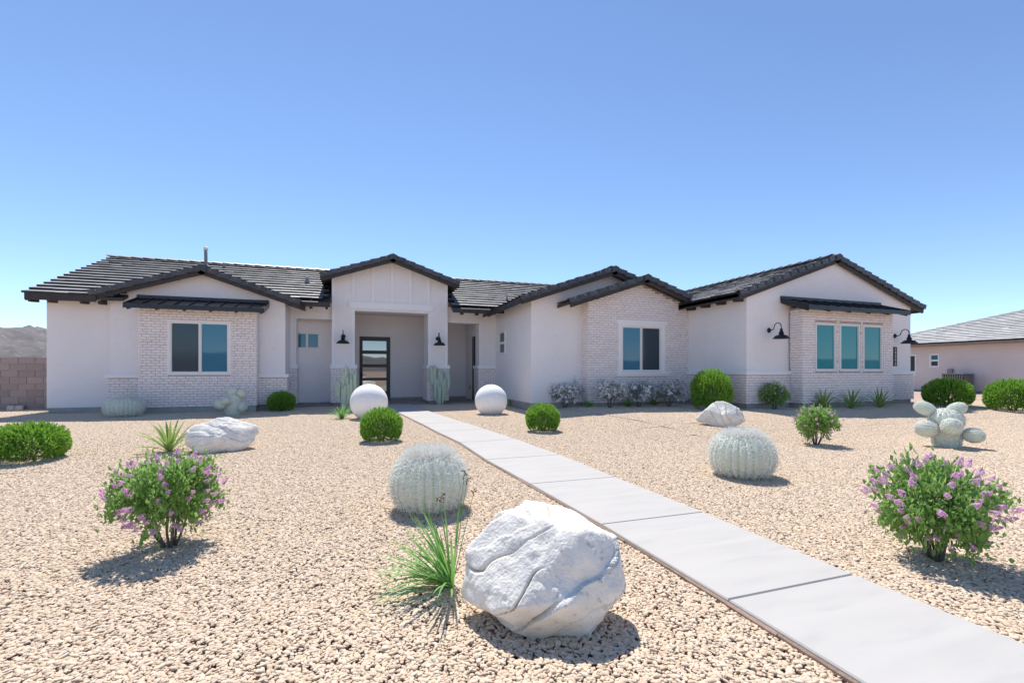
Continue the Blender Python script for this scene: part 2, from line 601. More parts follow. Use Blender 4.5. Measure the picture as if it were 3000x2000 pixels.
def brick_face(parent, P0, ux, n, w, z0, z1, holes=(), topf=None, C=.0735, BL=.205, J=.0130, start=0):
    k = 0
    z = z0
    while z + C * .55 < z1:
        h = min(C, z1 - z) - J
        u = -BL * (.5 if (k + start) % 2 else 0) - random.random() * .03
        while u < w:
            ln = BL * random.choice((1, 1, 1, 1, .98, 1.03, .93))
            a, b = max(u, 0), min(u + ln - J, w)
            u += ln
            segs = [(a, b)]
            for h0, h1, g0, g1 in holes:
                if z + h > g0 and z < g1:
                    ns = []
                    for s0, s1 in segs:
                        if s1 <= h0 or s0 >= h1:
                            ns.append((s0, s1))
                        else:
                            if s0 < h0:
                                ns.append((s0, h0))
                            if s1 > h1:
                                ns.append((h1, s1))
                    segs = ns
            for s0, s1 in segs:
                if s1 - s0 < .025:
                    continue
                if topf and z + h > min(topf(s0), topf(s1)):
                    continue
                uc = (s0 + s1) / 2
                cpt = (P0[0] + ux[0] * uc, P0[1] + ux[1] * uc, z + h / 2)
                BR.append((px_area(cpt, ux, n, s1 - s0, h), parent, cpt, ux, n, s1 - s0, h))
        z += C
        k += 1


# --- brick meshes: unit block in (length, depth, height), rounded and uneven
def unit_brick(rng):
    e = .055
    F_ = []
    pr = [(-.5, -.5, 0), (.5, -.5, 0), (.5, .5, 0), (-.5, .5, 0)]
    rows = []
    for dpt, ins in ((0, 0), (.75, 0), (1, 1)):
        rows.append([(p[0] - math.copysign(ins * .022, p[0]) + rng.normal(0, .007), dpt + (rng.normal(0, .10) if dpt == 1 else 0),
                      p[1] - math.copysign(ins * .07, p[1]) + rng.normal(0, .028)) for p in pr])
    V = [q for r in rows for q in r]
    for r in range(2):
        for k in range(4):
            F_.append((r * 4 + k, r * 4 + (k + 1) % 4, r * 4 + 4 + (k + 1) % 4, r * 4 + 4 + k))
    F_.append((8, 9, 10, 11))
    return np.array(V), F_


UB = [unit_brick(np.random.default_rng(i)) for i in range(14)]


def flush_bricks():
    BR.sort(key=lambda r: -r[0])
    D = .014
    ms = {}
    rest = {}
    for i, (ar, parent, c, ux, n, w, h) in enumerate(BR):
        k = random.randrange(len(UB))
        tv = max(0, min(1, random.gauss(.35, .35)))
        if i < 300:
            tq = round(tv * 3)
            if (k, tq) not in ms:
                v, f = UB[k]
                ms[k, tq] = mesh_np('brick', v, f, False, np.full(len(v), tq / 3))
            o = place('brick', ms[k, tq], M['brick'], c, parent)
            o.scale = (w, D, h)
            o.rotation_euler = (0, 0, math.atan2(ux[1], ux[0]) + (math.pi if (ux[0] * n[1] - ux[1] * n[0]) < 0 else 0))
        else:
            v, f = UB[k]
            W = [(c[0] + ux[0] * p[0] * w + n[0] * p[1] * D, c[1] + ux[1] * p[0] * w + n[1] * p[1] * D, c[2] + p[2] * h) for p in v]
            if (ux[0] * n[1] - ux[1] * n[0]) > 0:
                f = [q[::-1] for q in f]
            rest.setdefault(parent, MB()).add(W, f, tv)
    for parent, m in rest.items():
        m.out('brick_courses', M['brick'], parent, kind='stuff')


FR = lambda Y: (lambda u, d, z: (u, Y - d, z))              # mapping for a wall facing the camera
SD = lambda X: (lambda u, d, z: (X - d, u, z))              # mapping for a wall facing left


def mbox(m, mp, u0, u1, d0, d1, z0, z1):
    P = [mp(u, d, z) for z in (z0, z1) for u, d in ((u0, d1), (u1, d1), (u1, d0), (u0, d0))]
    return m.hexa(P)


def window(parent, mp, u0, u1, z0, z1, split=None, hsplit=None, fw=.045, glasses=('glass',), rec=.0, label=None):
    """frame ring, mullion and one pane per light; d=0 is the wall face, frame sits rec behind it"""
    w = MB()
    d0, d1 = -rec - .06, -rec + .012
    mbox(w, mp, u0, u0 + fw, d0, d1, z0, z1)
    mbox(w, mp, u1 - fw, u1, d0, d1, z0, z1)
    mbox(w, mp, u0 + fw, u1 - fw, d0, d1, z1 - fw, z1)
    mbox(w, mp, u0 + fw, u1 - fw, d0, d1, z0, z0 + fw)
    us, zs = [u0 + fw, u1 - fw], [z0 + fw, z1 - fw]
    if split:
        mbox(w, mp, split - fw * .55, split + fw * .55, d0, d1 - .004, z0 + fw, z1 - fw)
        cells = [(us[0], split - fw * .55, *zs), (split + fw * .55, us[1], *zs)]
    elif hsplit:
        mbox(w, mp, u0 + fw, u1 - fw, d0, d1 - .004, hsplit - fw * .55, hsplit + fw * .55)
        cells = [(*us, zs[0], hsplit - fw * .55), (*us, hsplit + fw * .55, zs[1])]
    else:
        cells = [(*us, *zs)]
    wo = w.out('window', M['vinyl'], parent)
    for i, (a, b, c, e) in enumerate(cells):
        m = MB()
        mbox(m, mp, a, b, -rec - .045, -rec - .03, c, e)
        m.out('pane', M[glasses[i % len(glasses)]], wo)
        s = MB()                                           # slim sash inside the frame
        q = .016
        for A in ((a, a + q, c, e), (b - q, b, c, e), (a + q, b - q, e - q, e), (a + q, b - q, c, c + q)):
            mbox(s, mp, A[0], A[1], -rec - .03, -rec - .012, A[2], A[3])
        s.out('sash', M['vinyl'], wo)
    return wo


def ring(m, mp, u0, u1, z0, z1, h0, h1, g0, g1, d0, d1):
    """wall slab u0..u1 x z0..z1 with a rectangular hole"""
    mbox(m, mp, u0, h0, d0, d1, z0, z1)
    mbox(m, mp, h1, u1, d0, d1, z0, z1)
    mbox(m, mp, h0, h1, d0, d1, z0, g0)
    mbox(m, mp, h0, h1, d0, d1, g1, z1)


S_, T_ = M['stucco'], M['trim']

# ---- roofs ---------------------------------------------------------------
EXPO = .33


def field(parent, P0, ud, vd, U, V, clip=None, name='field_tiles', tw=.33, lift0=.022, matk='fieldtile'):
    """rows of flat tiles; P0 eave corner on the tile-top plane, ud along the eave, vd up the slope"""
    ud, vd = Vector(ud).normalized(), Vector(vd).normalized()
    nn = ud.cross(vd)
    if nn.z < 0:
        nn = -nn
    m = MB()
    P0 = Vector(P0)
    rows = int(math.ceil(V / EXPO))
    cols = int(math.ceil(U / tw)) + 1
    for r in range(rows):
        v0 = r * EXPO
        v1 = min(v0 + EXPO + .06, V)
        for c in range(cols):
            u0 = (c - (.5 if r % 2 else 0)) * tw + .002
            u1 = u0 + tw - .004
            u0, u1 = max(u0, 0), min(u1, U)
            if u1 - u0 < .03:
                continue
            pc = P0 + ud * ((u0 + u1) / 2) + vd * (v0 + EXPO / 2)
            if clip and not clip(pc):
                continue
            j = random.gauss(0, .003)
            hi, th = lift0 + j, lift0 + .014
            q = []
            for w in (0, 1):
                for u, v in ((u0, v0), (u1, v0), (u1, v1), (u0, v1)):
                    lift = hi if v == v0 else -lift0 / 3
                    q.append(P0 + ud * u + vd * (v + (j if v == v0 else 0)) + nn * (lift - (th if w == 0 else 0)))
            m.hexa(q, max(0, min(1, random.gauss(.4, .3))))
    o = m.out(name, M[matk], parent, kind='stuff')
    o.data.materials.append(M['tileedge'])                 # edges painted dark as shade; the house tiles' pale faces paint in sun glare
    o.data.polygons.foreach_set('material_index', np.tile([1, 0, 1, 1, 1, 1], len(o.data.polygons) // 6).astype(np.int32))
    return o


def slab_roof(m, A, B, C, D, th):
    """sloped deck: corners on top, thickness downwards"""
    t = Vector((0, 0, th))
    A, B, C, D = map(Vector, (A, B, C, D))
    m.hexa([A - t, B - t, C - t, D - t, A, B, C, D])


def rake_tiles(parent, E, A, yn, ridge_gap=.10):
    """tiles along a gable edge from the eave end E to the apex A (tile-top points); they hang over the face towards -Y"""
    E, A = Vector(E), Vector(A)
    d = A - E
    Ln = d.length - ridge_gap
    d.normalize()
    w = Vector((-d.z, 0, d.x)) if d.x > 0 else Vector((d.z, 0, -d.x))
    n = int(round(Ln / .335))
    ex = Ln / n
    y = Vector((0, 1, 0))
    for i in range(n):
        s0, s1 = i * ex - .012, (i + 1) * ex + .03
        l0, l1 = .045 + random.gauss(0, .004), .014
        y0, y1 = -.022 - random.random() * .006, 0.0
        m = MB()

        def P(s, wv, yv):
            return E + d * s + w * wv + y * yv
        drop = .15
        m.hexa([P(s0, l0 - drop, y0), P(s1, l1 - drop, y1), P(s1, l1 - drop, y1 + .03), P(s0, l0 - drop, y0 + .03),
                P(s0, l0, y0), P(s1, l1, y1), P(s1, l1, y1 + .03), P(s0, l0, y0 + .03)])
        m.hexa([P(s0, l0 - .028, y0 + .03), P(s1, l1 - .028, y1 + .03), P(s1, l1 - .028, .17), P(s0, l0 - .028, .17),
                P(s0, l0, y0 + .03), P(s1, l1, y1 + .03), P(s1, l1, .17), P(s0, l0, .17)])
        m.t = [random.random()] * len(m.v)
        t = m.out('rake_tile', M['tile'], parent)
        if random.random() < .95:                          # nail head
            k = MB()
            c = P((s0 + s1) / 2, l0 - .06, min(y0, y1) - .004)
            k.box(c.x - .007, c.x + .007, c.y - .004, c.y + .006, c.z - .007, c.z + .007)
            NAILS.append(k)
    # fascia board below the tiles
    m = MB()
    yb = .035

    def P(s, wv, yv):
        return E + d * s + w * wv + y * yv
    m.hexa([P(-.02, -.235, yb), P(Ln + ridge_gap + .02, -.235, yb), P(Ln + ridge_gap + .02, -.235, yb + .04), P(-.02, -.235, yb + .04),
            P(-.02, -.04, yb), P(Ln + ridge_gap + .02, -.04, yb), P(Ln + ridge_gap + .02, -.04, yb + .04), P(-.02, -.04, yb + .04)])
    m.out('rake_board', M['dark'], parent)


NAILS = []


def ridge_line(parent, x, z, y0, y1, name='ridge_tile', along='y', matk='tile'):
    n = max(1, int(round((y1 - y0) / .36)))
    ex = (y1 - y0) / n
    for i in range(n):
        a, b = y0 + i * ex - .02, y0 + (i + 1) * ex
        h0, h1 = .035, .005
        V = []
        for yy, h in ((a, h0), (b, h1)):
            for dx, dz in ((-.17, -.055), (-.06, .0), (.06, .0), (.17, -.055), (.17, -.08), (-.17, -.08)):
                V.append((x + dx, yy, z + dz + h + .02) if along == 'y' else (yy, x + dx, z + dz + h + .02))
        Fq = [tuple(range(5, -1, -1)), tuple(range(6, 12))] + [(k, (k + 1) % 6, (k + 1) % 6 + 6, k + 6) for k in range(6)]
        if along != 'y':
            Fq = [q[::-1] for q in Fq]
        build(name, V, Fq, M[matk], parent, False, [random.random()] * 12)


def gable(xc, zt, sl, xl, xr, yf, yb, fields=(1, 1), ridge=True):
    rf = empty('roof', (xc, yf, zt - 1), parent=house)
    m = MB()
    e = .045
    f = lambda x: zt - sl * abs(x - xc)
    slab_roof(m, (xl, yf + .04, f(xl) - e), (xc, yf + .04, zt - e), (xc, yb, zt - e), (xl, yb, f(xl) - e), .10)
    slab_roof(m, (xc, yf + .04, zt - e), (xr, yf + .04, f(xr) - e), (xr, yb, f(xr) - e), (xc, yb, zt - e), .10)
    m.out('roof_deck', M['dark'], rf)
    rake_tiles(rf, (xl, yf, f(xl)), (xc, yf, zt), -1)
    rake_tiles(rf, (xr, yf, f(xr)), (xc, yf, zt), -1)
    # apex tile
    m = MB()
    hw = .13
    o = .03
    pr = [(xc - hw, zt - sl * hw + o), (xc, zt + o + .012), (xc + hw, zt - sl * hw + o), (xc + hw, zt - sl * hw - .16), (xc, zt - .13), (xc - hw, zt - sl * hw - .16)]
    m.prism(pr[::-1], .04, -.2, lambda u, d, z: (u, yf - d, z))
    m.out('apex_tile', M['tile'], rf)
    L_ = math.hypot(xc - xl, sl * (xc - xl))
    if fields[0]:
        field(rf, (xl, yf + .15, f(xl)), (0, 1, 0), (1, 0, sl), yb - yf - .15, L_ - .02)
    L_ = math.hypot(xr - xc, sl * (xr - xc))
    if fields[1]:
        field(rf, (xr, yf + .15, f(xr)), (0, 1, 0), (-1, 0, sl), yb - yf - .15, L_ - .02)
    if ridge:
        ridge_line(rf, xc, zt + .02, yf + .2, yb)
    return rf, f


def eave_board(parent, x0, x1, y, z, h=.16, along='x'):
    if along == 'x':
        box('fascia_board', x0, x1, y, y + .035, z - h, z, M['dark'], parent)
    else:
        box('fascia_board', y, y + .035, x0, x1, z - h, z, M['dark'], parent)


def tails(parent, pts, along='x', ln=.42, h=.075, w=.06):
    for x, y, z in pts:
        m = MB()
        if along == 'x':
            m.hexa([(x - w / 2, y + .09, z - h), (x + w / 2, y + .09, z - h), (x + w / 2, y + ln, z - h + .03), (x - w / 2, y + ln, z - h + .03),
                    (x - w / 2, y + .02, z), (x + w / 2, y + .02, z), (x + w / 2, y + ln, z + .1), (x - w / 2, y + ln, z + .1)])
        else:
            m.hexa([(x + .09, y - w / 2, z - h), (x + ln, y - w / 2, z - h + .03), (x + ln, y + w / 2, z - h + .03), (x + .09, y + w / 2, z - h),
                    (x + .02, y - w / 2, z), (x + ln, y - w / 2, z + .1), (x + ln, y + w / 2, z + .1), (x + .02, y + w / 2, z)])
        m.out('rafter_tail', M['dark'], parent)


# main roof behind everything: ridge along X
RY, RZ, RS = 20.0, 5.33, .44
zmain = lambda y: RZ - RS * (RY - y)
main = empty('roof', (0, 16, 3.3), parent=house)
XL, XR = -8.38, 9.5
m = MB()
e = .05
slab_roof(m, (XL + .1, 15.45, zmain(15.45) - e), (-6.2, 15.45, zmain(15.45) - e), (-6.2, RY, RZ - e), (XL + .1, RY, RZ - e), .09)
for xa, xb, ya_ in ((-6.2, -.87, 15.78), (-.87, 3.14, 17.2), (3.14, XR, 15.78)):
    slab_roof(m, (xa, ya_, zmain(ya_) - e), (xb, ya_, zmain(ya_) - e), (xb, RY, RZ - e), (xa, RY, RZ - e), .09)
slab_roof(m, (XL + .1, RY, RZ - e), (XR, RY, RZ - e), (XR, 25, zmain(15) - e), (XL + .1, 25, zmain(15) - e), .09)
m.out('roof_deck', M['dark'], main)
Lm = (RY - 15.42) * math.hypot(1, RS)


def main_clip(p):
    if p.x > -6.3 and p.y < 15.9:
        return False
    if -.98 < p.x < 3.22 and p.y < 20.5:
        return False
    return True


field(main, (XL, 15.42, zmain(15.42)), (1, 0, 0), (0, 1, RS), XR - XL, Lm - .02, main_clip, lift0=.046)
ridge_line(main, RY, RZ + .02, XL - .05, XR, along='x', matk='fieldtile')
# rake board under the left edge of the main roof
m = MB()
m.hexa([(XL + .06, 15.45, zmain(15.45) - .22), (XL + .1, 15.45, zmain(15.45) - .22), (XL + .1, RY, RZ - .22), (XL + .06, RY, RZ - .22),
        (XL + .06, 15.45, zmain(15.45) - .03), (XL + .1, 15.45, zmain(15.45) - .03), (XL + .1, RY, RZ - .03), (XL + .06, RY, RZ - .03)])
m.out('rake_board', M['dark'], main)
eave_board(main, XL + .06, -6.8, 15.42, zmain(15.42) - .01, .17)
tails(main, [(x, 15.42, zmain(15.42) - .16) for x in (-8.25, -7.85, -7.15, -6.75)])
eave_board(main, -2.1, -.86, 15.75, zmain(15.75) - .01, .15)
tails(main, [(x, 15.75, zmain(15.75) - .14) for x in (-1.45, -.98)])
eave_board(main, 3.13, 4.7, 15.75, zmain(15.75) - .01, .15)
tails(main, [(x, 15.75, zmain(15.75) - .14) for x in (3.5, 4.05, 4.5)])


def vent(x, y, h, r, cap):
    z = zmain(y)
    m = MB()
    m.tube([(x, y, z - .05), (x, y, z + h)], r, 12)
    m.lathe([(r * 1.9, -.02), (r * 1.2, .05)], (x, y, z + .02), 12)
    v = m.out('vent_pipe', M['ac'], main, True)
    if cap:
        k = MB()
        k.lathe([(0, -.05), (r * 1.4, -.05), (r * 1.4, .03), (r * 1.1, .06), (0, .07)], (x, y, z + h), 12)
        k.out('vent_cap', M['vinyl'], main, True)


x, y, z = atY(603, 777, 19.6)
vent(x, 19.6, .62, .055, True)
x, y, z = atY(657, 790, 19.4)
vent(x, 19.4, .20, .035, False)
x, y, z = atY(900, 830, 17.9)
vent(x, 17.9, .22, .06, False)
x, y, z = atY(1485, 880, 17.0)
vent(x, 17.0, .22, .035, False)

rfL, fL = gable(-4.33, 4.30, .335, -6.97, -1.70, 15.42, 18.6)
rfP, fP = gable(1.14, 5.26, .345, -1.20, 3.48, 16.2, 21)
rf2, f2 = gable(7.71, 4.54, .343, 4.52, 10.9, 12.6, 19)
rfo, fo = gable(8.59, 4.25, .333, 5.90, 10.28, 12.15, 13.4, ridge=False)
rfG, fG = gable(13.94, 4.80, .346, 10.1, 17.97, 10.0, 18)
box('fascia_board', 10.1, 10.135, 10.05, 13.2, fG(10.1) - .20, fG(10.1) - .03, M['dark'], rfG)
tails(rfG, [(10.1, y, fG(10.1) - .18) for y in (10.3, 10.95, 11.6, 12.25, 12.8)], 'y')
box('fascia_board', 4.52, 4.555, 12.65, 16.2, f2(4.52) - .20, f2(4.52) - .03, M['dark'], rf2)
box('fascia_board', 17.935, 17.97, 10.05, 17, fG(17.97) - .20, fG(17.97) - .03, M['dark'], rfG)
m = MB()
for k in NAILS:
    m.add(k.v, k.f)
m.out('nail_heads', M['vinyl'], house, kind='stuff')

# ---- left wing -----------------------------------------------------------
WZ = .225                                                  # weep screed level
box('wall', -8.15, -6.4, 16.0, 24, WZ, 3.32, S_, house)
box('foundation', -8.12, -6.4, 16.02, 24, -.3, WZ, M['stem'], house)


def gable_wall(xl, xr, yf, yb, z0, zf, name='wall', mt=None, hole=None):
    """pentagon front wall with an optional opening, top follows the roof underside"""
    m = MB()
    xc = None
    fr = FR(yf)
    th = yb - yf

    def strip(a, b, z0_):
        cs = [a] + [x for x in (zf[1],) if a < x < b] + [b]
        for p, q in zip(cs[:-1], cs[1:]):
            m.prism([(p, z0_), (q, z0_), (q, zf[0](q)), (p, zf[0](p))], 0, -th, fr)
    if hole:
        h0, h1, g0, g1 = hole
        strip(xl, h0, z0)
        strip(h0, h1, g1)
        strip(h1, xr, z0)
        if g0 > z0:
            mbox(m, fr, h0, h1, -th, 0, z0, g0)
    else:
        strip(xl, xr, z0)
    return m.out(name, mt or S_, house)


und = lambda f: (lambda x: f(x) - .15)
gable_wall(-6.63, -2.17, 15.76, 17.6, WZ, (und(fL), -4.33))
box('foundation', -6.60, -2.20, 15.78, 17.5, -.3, WZ - .001, M['stem'], house)
# brick bay with window
BX0, BX1, BY, BT = -5.80, -2.89, 15.35, 3.03
WL = (-5.09, -3.60, 1.17, 2.67)
m = MB()
ring(m, FR(BY), BX0, BX1, WZ, BT, WL[0], WL[1], WL[2], WL[3], -.40, 0)
bw = m.out('brick_wall', M['mortar'], house)
brick_face(bw, (BX0, BY), (1, 0), (0, -1), BX1 - BX0, WZ, BT - .02, [(WL[0] - BX0 - .03, WL[1] - BX0 + .03, WL[2] - .03, WL[3] + .03)])
brick_face(bw, (BX1, BY), (0, 1), (1, 0), .40, WZ, BT - .02)
brick_face(bw, (BX0, BY), (0, 1), (-1, 0), .40, WZ, BT - .02)
window(house, FR(BY), *WL, split=-4.34, glasses=('glassd', 'glass'))
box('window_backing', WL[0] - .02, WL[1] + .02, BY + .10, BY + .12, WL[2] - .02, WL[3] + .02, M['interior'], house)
m = MB()
mbox(m, FR(BY), WL[0] - .035, WL[0], -.06, .022, WL[2] - .035, WL[3] + .035)
mbox(m, FR(BY), WL[1], WL[1] + .035, -.06, .022, WL[2] - .035, WL[3] + .035)
mbox(m, FR(BY), WL[0], WL[1], -.06, .022, WL[3], WL[3] + .035)
mbox(m, FR(BY), WL[0], WL[1], -.06, .022, WL[2] - .035, WL[2])
m.out('window_trim', T_, house)
box('foundation', BX0 + .02, BX1 - .02, BY + .02, 15.8, -.3, WZ - .002, M['stem'], house)
# brick base and belt
for a, b in ((-6.68, BX0), (BX1, -2.12)):
    bw = box('brick_wall', a, b, 15.715, 15.9, WZ + .002, 1.05, M['mortar'], house)
    brick_face(bw, (a, 15.715), (1, 0), (0, -1), b - a, WZ, 1.05, start=1)
    if a < -6:
        brick_face(bw, (a, 15.715), (0, 1), (-1, 0), .28, WZ, 1.05)
        box('belt_course', a - .05, b, 15.67, 16.02, 1.05, 1.155, T_, house)
    else:
        brick_face(bw, (b, 15.715), (0, 1), (1, 0), .18, WZ, 1.05)
        box('belt_course', a, b + .05, 15.67, 16.5, 1.05, 1.155, T_, house)


def awning(x0, x1, yw, zw, yf, zf, nseam, flash):
    aw = empty('awning', ((x0 + x1) / 2, yf, zf), parent=house)
    m = MB()
    slab_roof(m, (x0, yf, zf), (x1, yf, zf), (x1, yw, zw), (x0, yw, zw), .03)
    m.out('panel', M['metal'], aw)
    for i in range(nseam + 1):
        x = x0 + .012 + (x1 - x0 - .024) * i / nseam
        m = MB()
        m.hexa([(x - .009, yf - .004, zf - .0), (x + .009, yf - .004, zf), (x + .009, yw, zw), (x - .009, yw, zw),
                (x - .009, yf - .004, zf + .035), (x + .009, yf - .004, zf + .035), (x + .009, yw, zw + .035), (x - .009, yw, zw + .035)])
        m.out('seam', M['metal'], aw)
    box('fascia', x0 - .01, x1 + .01, yf - .018, yf + .02, zf - .105, zf + .012, M['metal'], aw)
    for xa, xb in ((x0 - .03, x0 - .001), (x1 + .001, x1 + .03)):
        m = MB()
        m.hexa([(xa, yf, zf - .115), (xb, yf, zf - .115), (xb, yw, zw - .115), (xa, yw, zw - .115),
                (xa, yf, zf + .03), (xb, yf, zf + .03), (xb, yw, zw + .03), (xa, yw, zw + .03)])
        m.out('side_trim', M['metal'], aw)
    box('flashing', x0 - .02, x1 + .02, yw - .03, yw + .02, zw + .0, zw + flash, M['metal'], aw)
    for i in range(6):
        x = x0 + .06 + (x1 - x0 - .12) * i / 5
        m = MB()
        s = (zw - zf) / (yw - yf)
        m.hexa([(x - .03, yf + .05, zf - .14), (x + .03, yf + .05, zf - .14), (x + .03, yw, zw - .14), (x - .03, yw, zw - .14),
                (x - .03, yf + .02, zf - .03), (x + .03, yf + .02, zf - .03), (x + .03, yw, zw - .03), (x - .03, yw, zw - .03)])
        m.out('bracket', M['dark'], aw)


awning(-5.97, -2.64, 15.74, 3.33, 14.92, 3.06, 9, .095)

# ---- recessed beam, stub column and niche left of the porch ---------------
C1R = -1.97
bw = box('brick_wall', -2.45, C1R - .012, 16.87, 17.5, .16, 1.33, M['mortar'], house)
brick_face(bw, (-2.45, 16.87), (1, 0), (0, -1), -.012 + C1R + 2.45, .16, 1.33)
brick_face(bw, (C1R - .012, 16.87), (0, 1), (1, 0), .63, .16, 1.33)
box('foundation', -2.45, C1R - .04, 16.9, 17.5, -.3, .159, M['stem'], house)
box('belt_course', -2.45, C1R + .03, 16.83, 17.5, 1.33, 1.46, T_, house)
m = MB()
m.box(-2.45, C1R - .02, 16.9, 17.5, 1.46, 3.03)
m.box(-2.45, -.86, 16.9, 17.25, 3.03, 3.6)
m.out('wall', S_, house)
m = MB()
NW = (-2.16, -1.30, 2.03, 2.61)
ring(m, FR(17.5), -2.9, -.5, .14, 3.5, *NW, -.15, 0)
m.out('wall', S_, house)
window(house, FR(17.5), *NW, split=-1.72, glasses=('glass', 'glass'), fw=.04)
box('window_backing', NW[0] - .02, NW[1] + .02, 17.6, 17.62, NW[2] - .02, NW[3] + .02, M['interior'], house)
box('foundation', -2.9, -.5, 17.515, 17.7, -.3, .139, M['stem'], house)
box('porch_floor', -2.1, 4.9, 16.62, 19.4, -.25, .085, M['porch'], house)
box('porch_ceiling', -.3, 4.6, 17.06, 19.3, 3.5, 3.55, S_, house)

# ---- porch ----------------------------------------------------------------
PY = 16.75
gable_wall(-.86, 3.13, PY, 17.05, 1.46, (und(fP), 1.14), hole=(-.12, 2.42, 1.4, 3.36))
for a, b in ((-.86, -.12), (2.42, 3.13)):
    box('wall', a, b, 17.05, 17.95, 1.46, 3.5, S_, house)
    cA, cB = a - .02, b + .03
    bw = box('brick_wall', cA, cB, PY - .035, 17.98, .165, 1.335, M['mortar'], house)
    brick_face(bw, (cA, PY - .035), (1, 0), (0, -1), cB - cA, .165, 1.335)
    brick_face(bw, (cA, PY - .035), (0, 1), (-1, 0), 1.26, .165, 1.335, start=1)
    brick_face(bw, (cB, PY - .035), (0, 1), (1, 0), 1.26, .165, 1.335, start=1)
    box('belt_course', cA - .045, cB + .045, PY - .08, 18.02, 1.335, 1.462, T_, house)
    box('foundation', cA + .06, cB - .06, PY + .02, 17.9, -.3, .164, M['stem'], house)
for x, zb in ((-.16, 3.66), (.49, 3.66), (1.14, 3.66), (1.78, 3.66), (2.43, 3.66)):
    f_ = und(fP)
    m = MB()
    zt0, zt1 = f_(x - .045), f_(x + .045)
    m.prism([(x - .045, zb), (x + .045, zb), (x + .045, zt1 - .01), (x - .045, zt0 - .01)], .042, 0, FR(PY))
    m.out('batten', T_, house)
for xa, xb in ((-.862, -.775), (-.205, -.118), (2.418, 2.505), (3.045, 3.132)):
    up = und(fP)
    if xa < -.5 or xa > 3:
        m = MB()
        m.prism([(xa, 1.463), (xb, 1.463), (xb, up(xb) - .01), (xa, up(xa) - .01)], .022, 0, FR(PY))
        m.out('corner_trim', T_, house)
    else:
        box('jamb_trim', xa, xb, PY - .022, PY, 1.463, 3.40, T_, house)
box('header_band', -.32, 2.59, PY - .06, PY + .002, 3.42, 3.655, T_, house)
box('header_soffit', -.118, 2.418, PY - .02, 17.3, 3.345, 3.36, T_, house)
# door wall
DY = 19.3
k = DY / 19.0
m = MB()
DX0, DX1, DZ = .04 * k, 1.22 * k, .11
DT = EZ + (2.62 - EZ) * k
ring(m, FR(DY), -.5, 4.6, .085, 3.5, DX0, DX1, .085, DT, -.2, 0)
m.out('wall', S_, house)
for xa, xb in ((-.5, DX0), (DX1, 4.6)):
    box('base_board', xa, xb, DY - .02, DY + .001, .087, .17, M['stem'], house)
zk = lambda z: EZ + (z - EZ) * k
dr = empty('front_door', ((DX0 + DX1) / 2, DY, .09), parent=house)
GX0, GX1 = .16 * k, 1.07 * k
rows = [(zk(.44), zk(.87)), (zk(.98), zk(1.40)), (zk(1.52), zk(1.93)), (zk(2.07), zk(2.45))]
m = MB()
fr = FR(DY)
mbox(m, fr, DX0, GX0, -.06, .01, .09, DT)
mbox(m, fr, GX1, DX1, -.06, .01, .09, DT)
zs = [.09] + [v for r_ in rows for v in r_] + [DT]
for i in range(0, len(zs), 2):
    mbox(m, fr, GX0, GX1, -.06, .01, zs[i], zs[i + 1])
m.out('door_frame', M['black'], dr)
for a, b in rows:
    m = MB()
    mbox(m, fr, GX0, GX1, -.04, -.025, a, b)
    m.out('pane', M['glassm'], dr)
m = MB()
m.tube([(GX0 - .04, DY - .01, 1.10), (GX0 - .04, DY - .07, 1.10), (GX0 + .09, DY - .07, 1.10)], .012, 8)
m.lathe([(0, 0), (.03, 0), (.03, .2), (0, .2)], (GX0 - .04, DY - .01, 1.0), 10)
m.out('handle', M['black'], dr, True)
# right niche: side wall with a black door edge, column, beam
box('wall', 4.4, 4.6, 17.55, 19.3, .085, 3.5, S_, house)
box('side_door', 4.35, 4.42, 17.56, 17.92, .10, 2.62, M['black'], house)
box('outlet_cover', 4.385, 4.40, 18.45, 18.53, .50, .66, M['black'], house)
RC0 = 4.35
bw = box('brick_wall', RC0, 5.1, 16.87, 17.56, .10, 1.335, M['mortar'], house)
brick_face(bw, (RC0, 16.87), (1, 0), (0, -1), .7, .10, 1.335)
brick_face(bw, (RC0, 16.87), (0, 1), (-1, 0), .69, .10, 1.335, start=1)
box('foundation', RC0 + .05, 5.1, 16.92, 17.5, -.3, .099, M['stem'], house)
box('belt_course', RC0 - .045, 5.1, 16.83, 17.58, 1.335, 1.462, T_, house)
m = MB()
m.box(RC0 + .03, 5.1, 16.9, 17.5, 1.462, 3.06)
m.box(3.13, 5.1, 16.9, 17.3, 3.06, 3.65)
m.out('wall', S_, house)

# ---- middle wing -----------------------------------------------------------
m = MB()
SW = (16.75, 17.55, 1.83, 2.82)
SX_ = 5.03
sdm = SD(SX_)
HW = (15.65, 16.40, 1.86, 2.72)                            # small side window, placed before the recessed column
kx = lambda y: y
ring(m, sdm, 13.252, 17.2, .26, 3.52, *HW, -.2, 0)
m.out('wall', S_, house)
window(house, sdm, *HW, hsplit=2.28, glasses=('glassd', 'glassd'), fw=.055, rec=-.015)
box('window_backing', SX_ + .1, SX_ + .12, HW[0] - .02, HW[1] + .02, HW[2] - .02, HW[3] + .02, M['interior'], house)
box('foundation', SX_ + .02, SX_ + .3, 13.07, 17.2, -.3, .259, M['stem'], house)
gable_wall(SX_, 10.6, 13.05, 13.25, .26, (und(f2), 7.71))
box('foundation', SX_ + .021, 10.5, 13.07, 13.3, -.3, .258, M['stem'], house)
# brick pop-out with trimmed window
OX0, OX1, OY = 6.76, 10.50, 12.6
OW = (7.93, 9.44, 1.22, 2.70)
fo_ = lambda x: fo(x) - .15
m = MB()
fr = FR(OY)


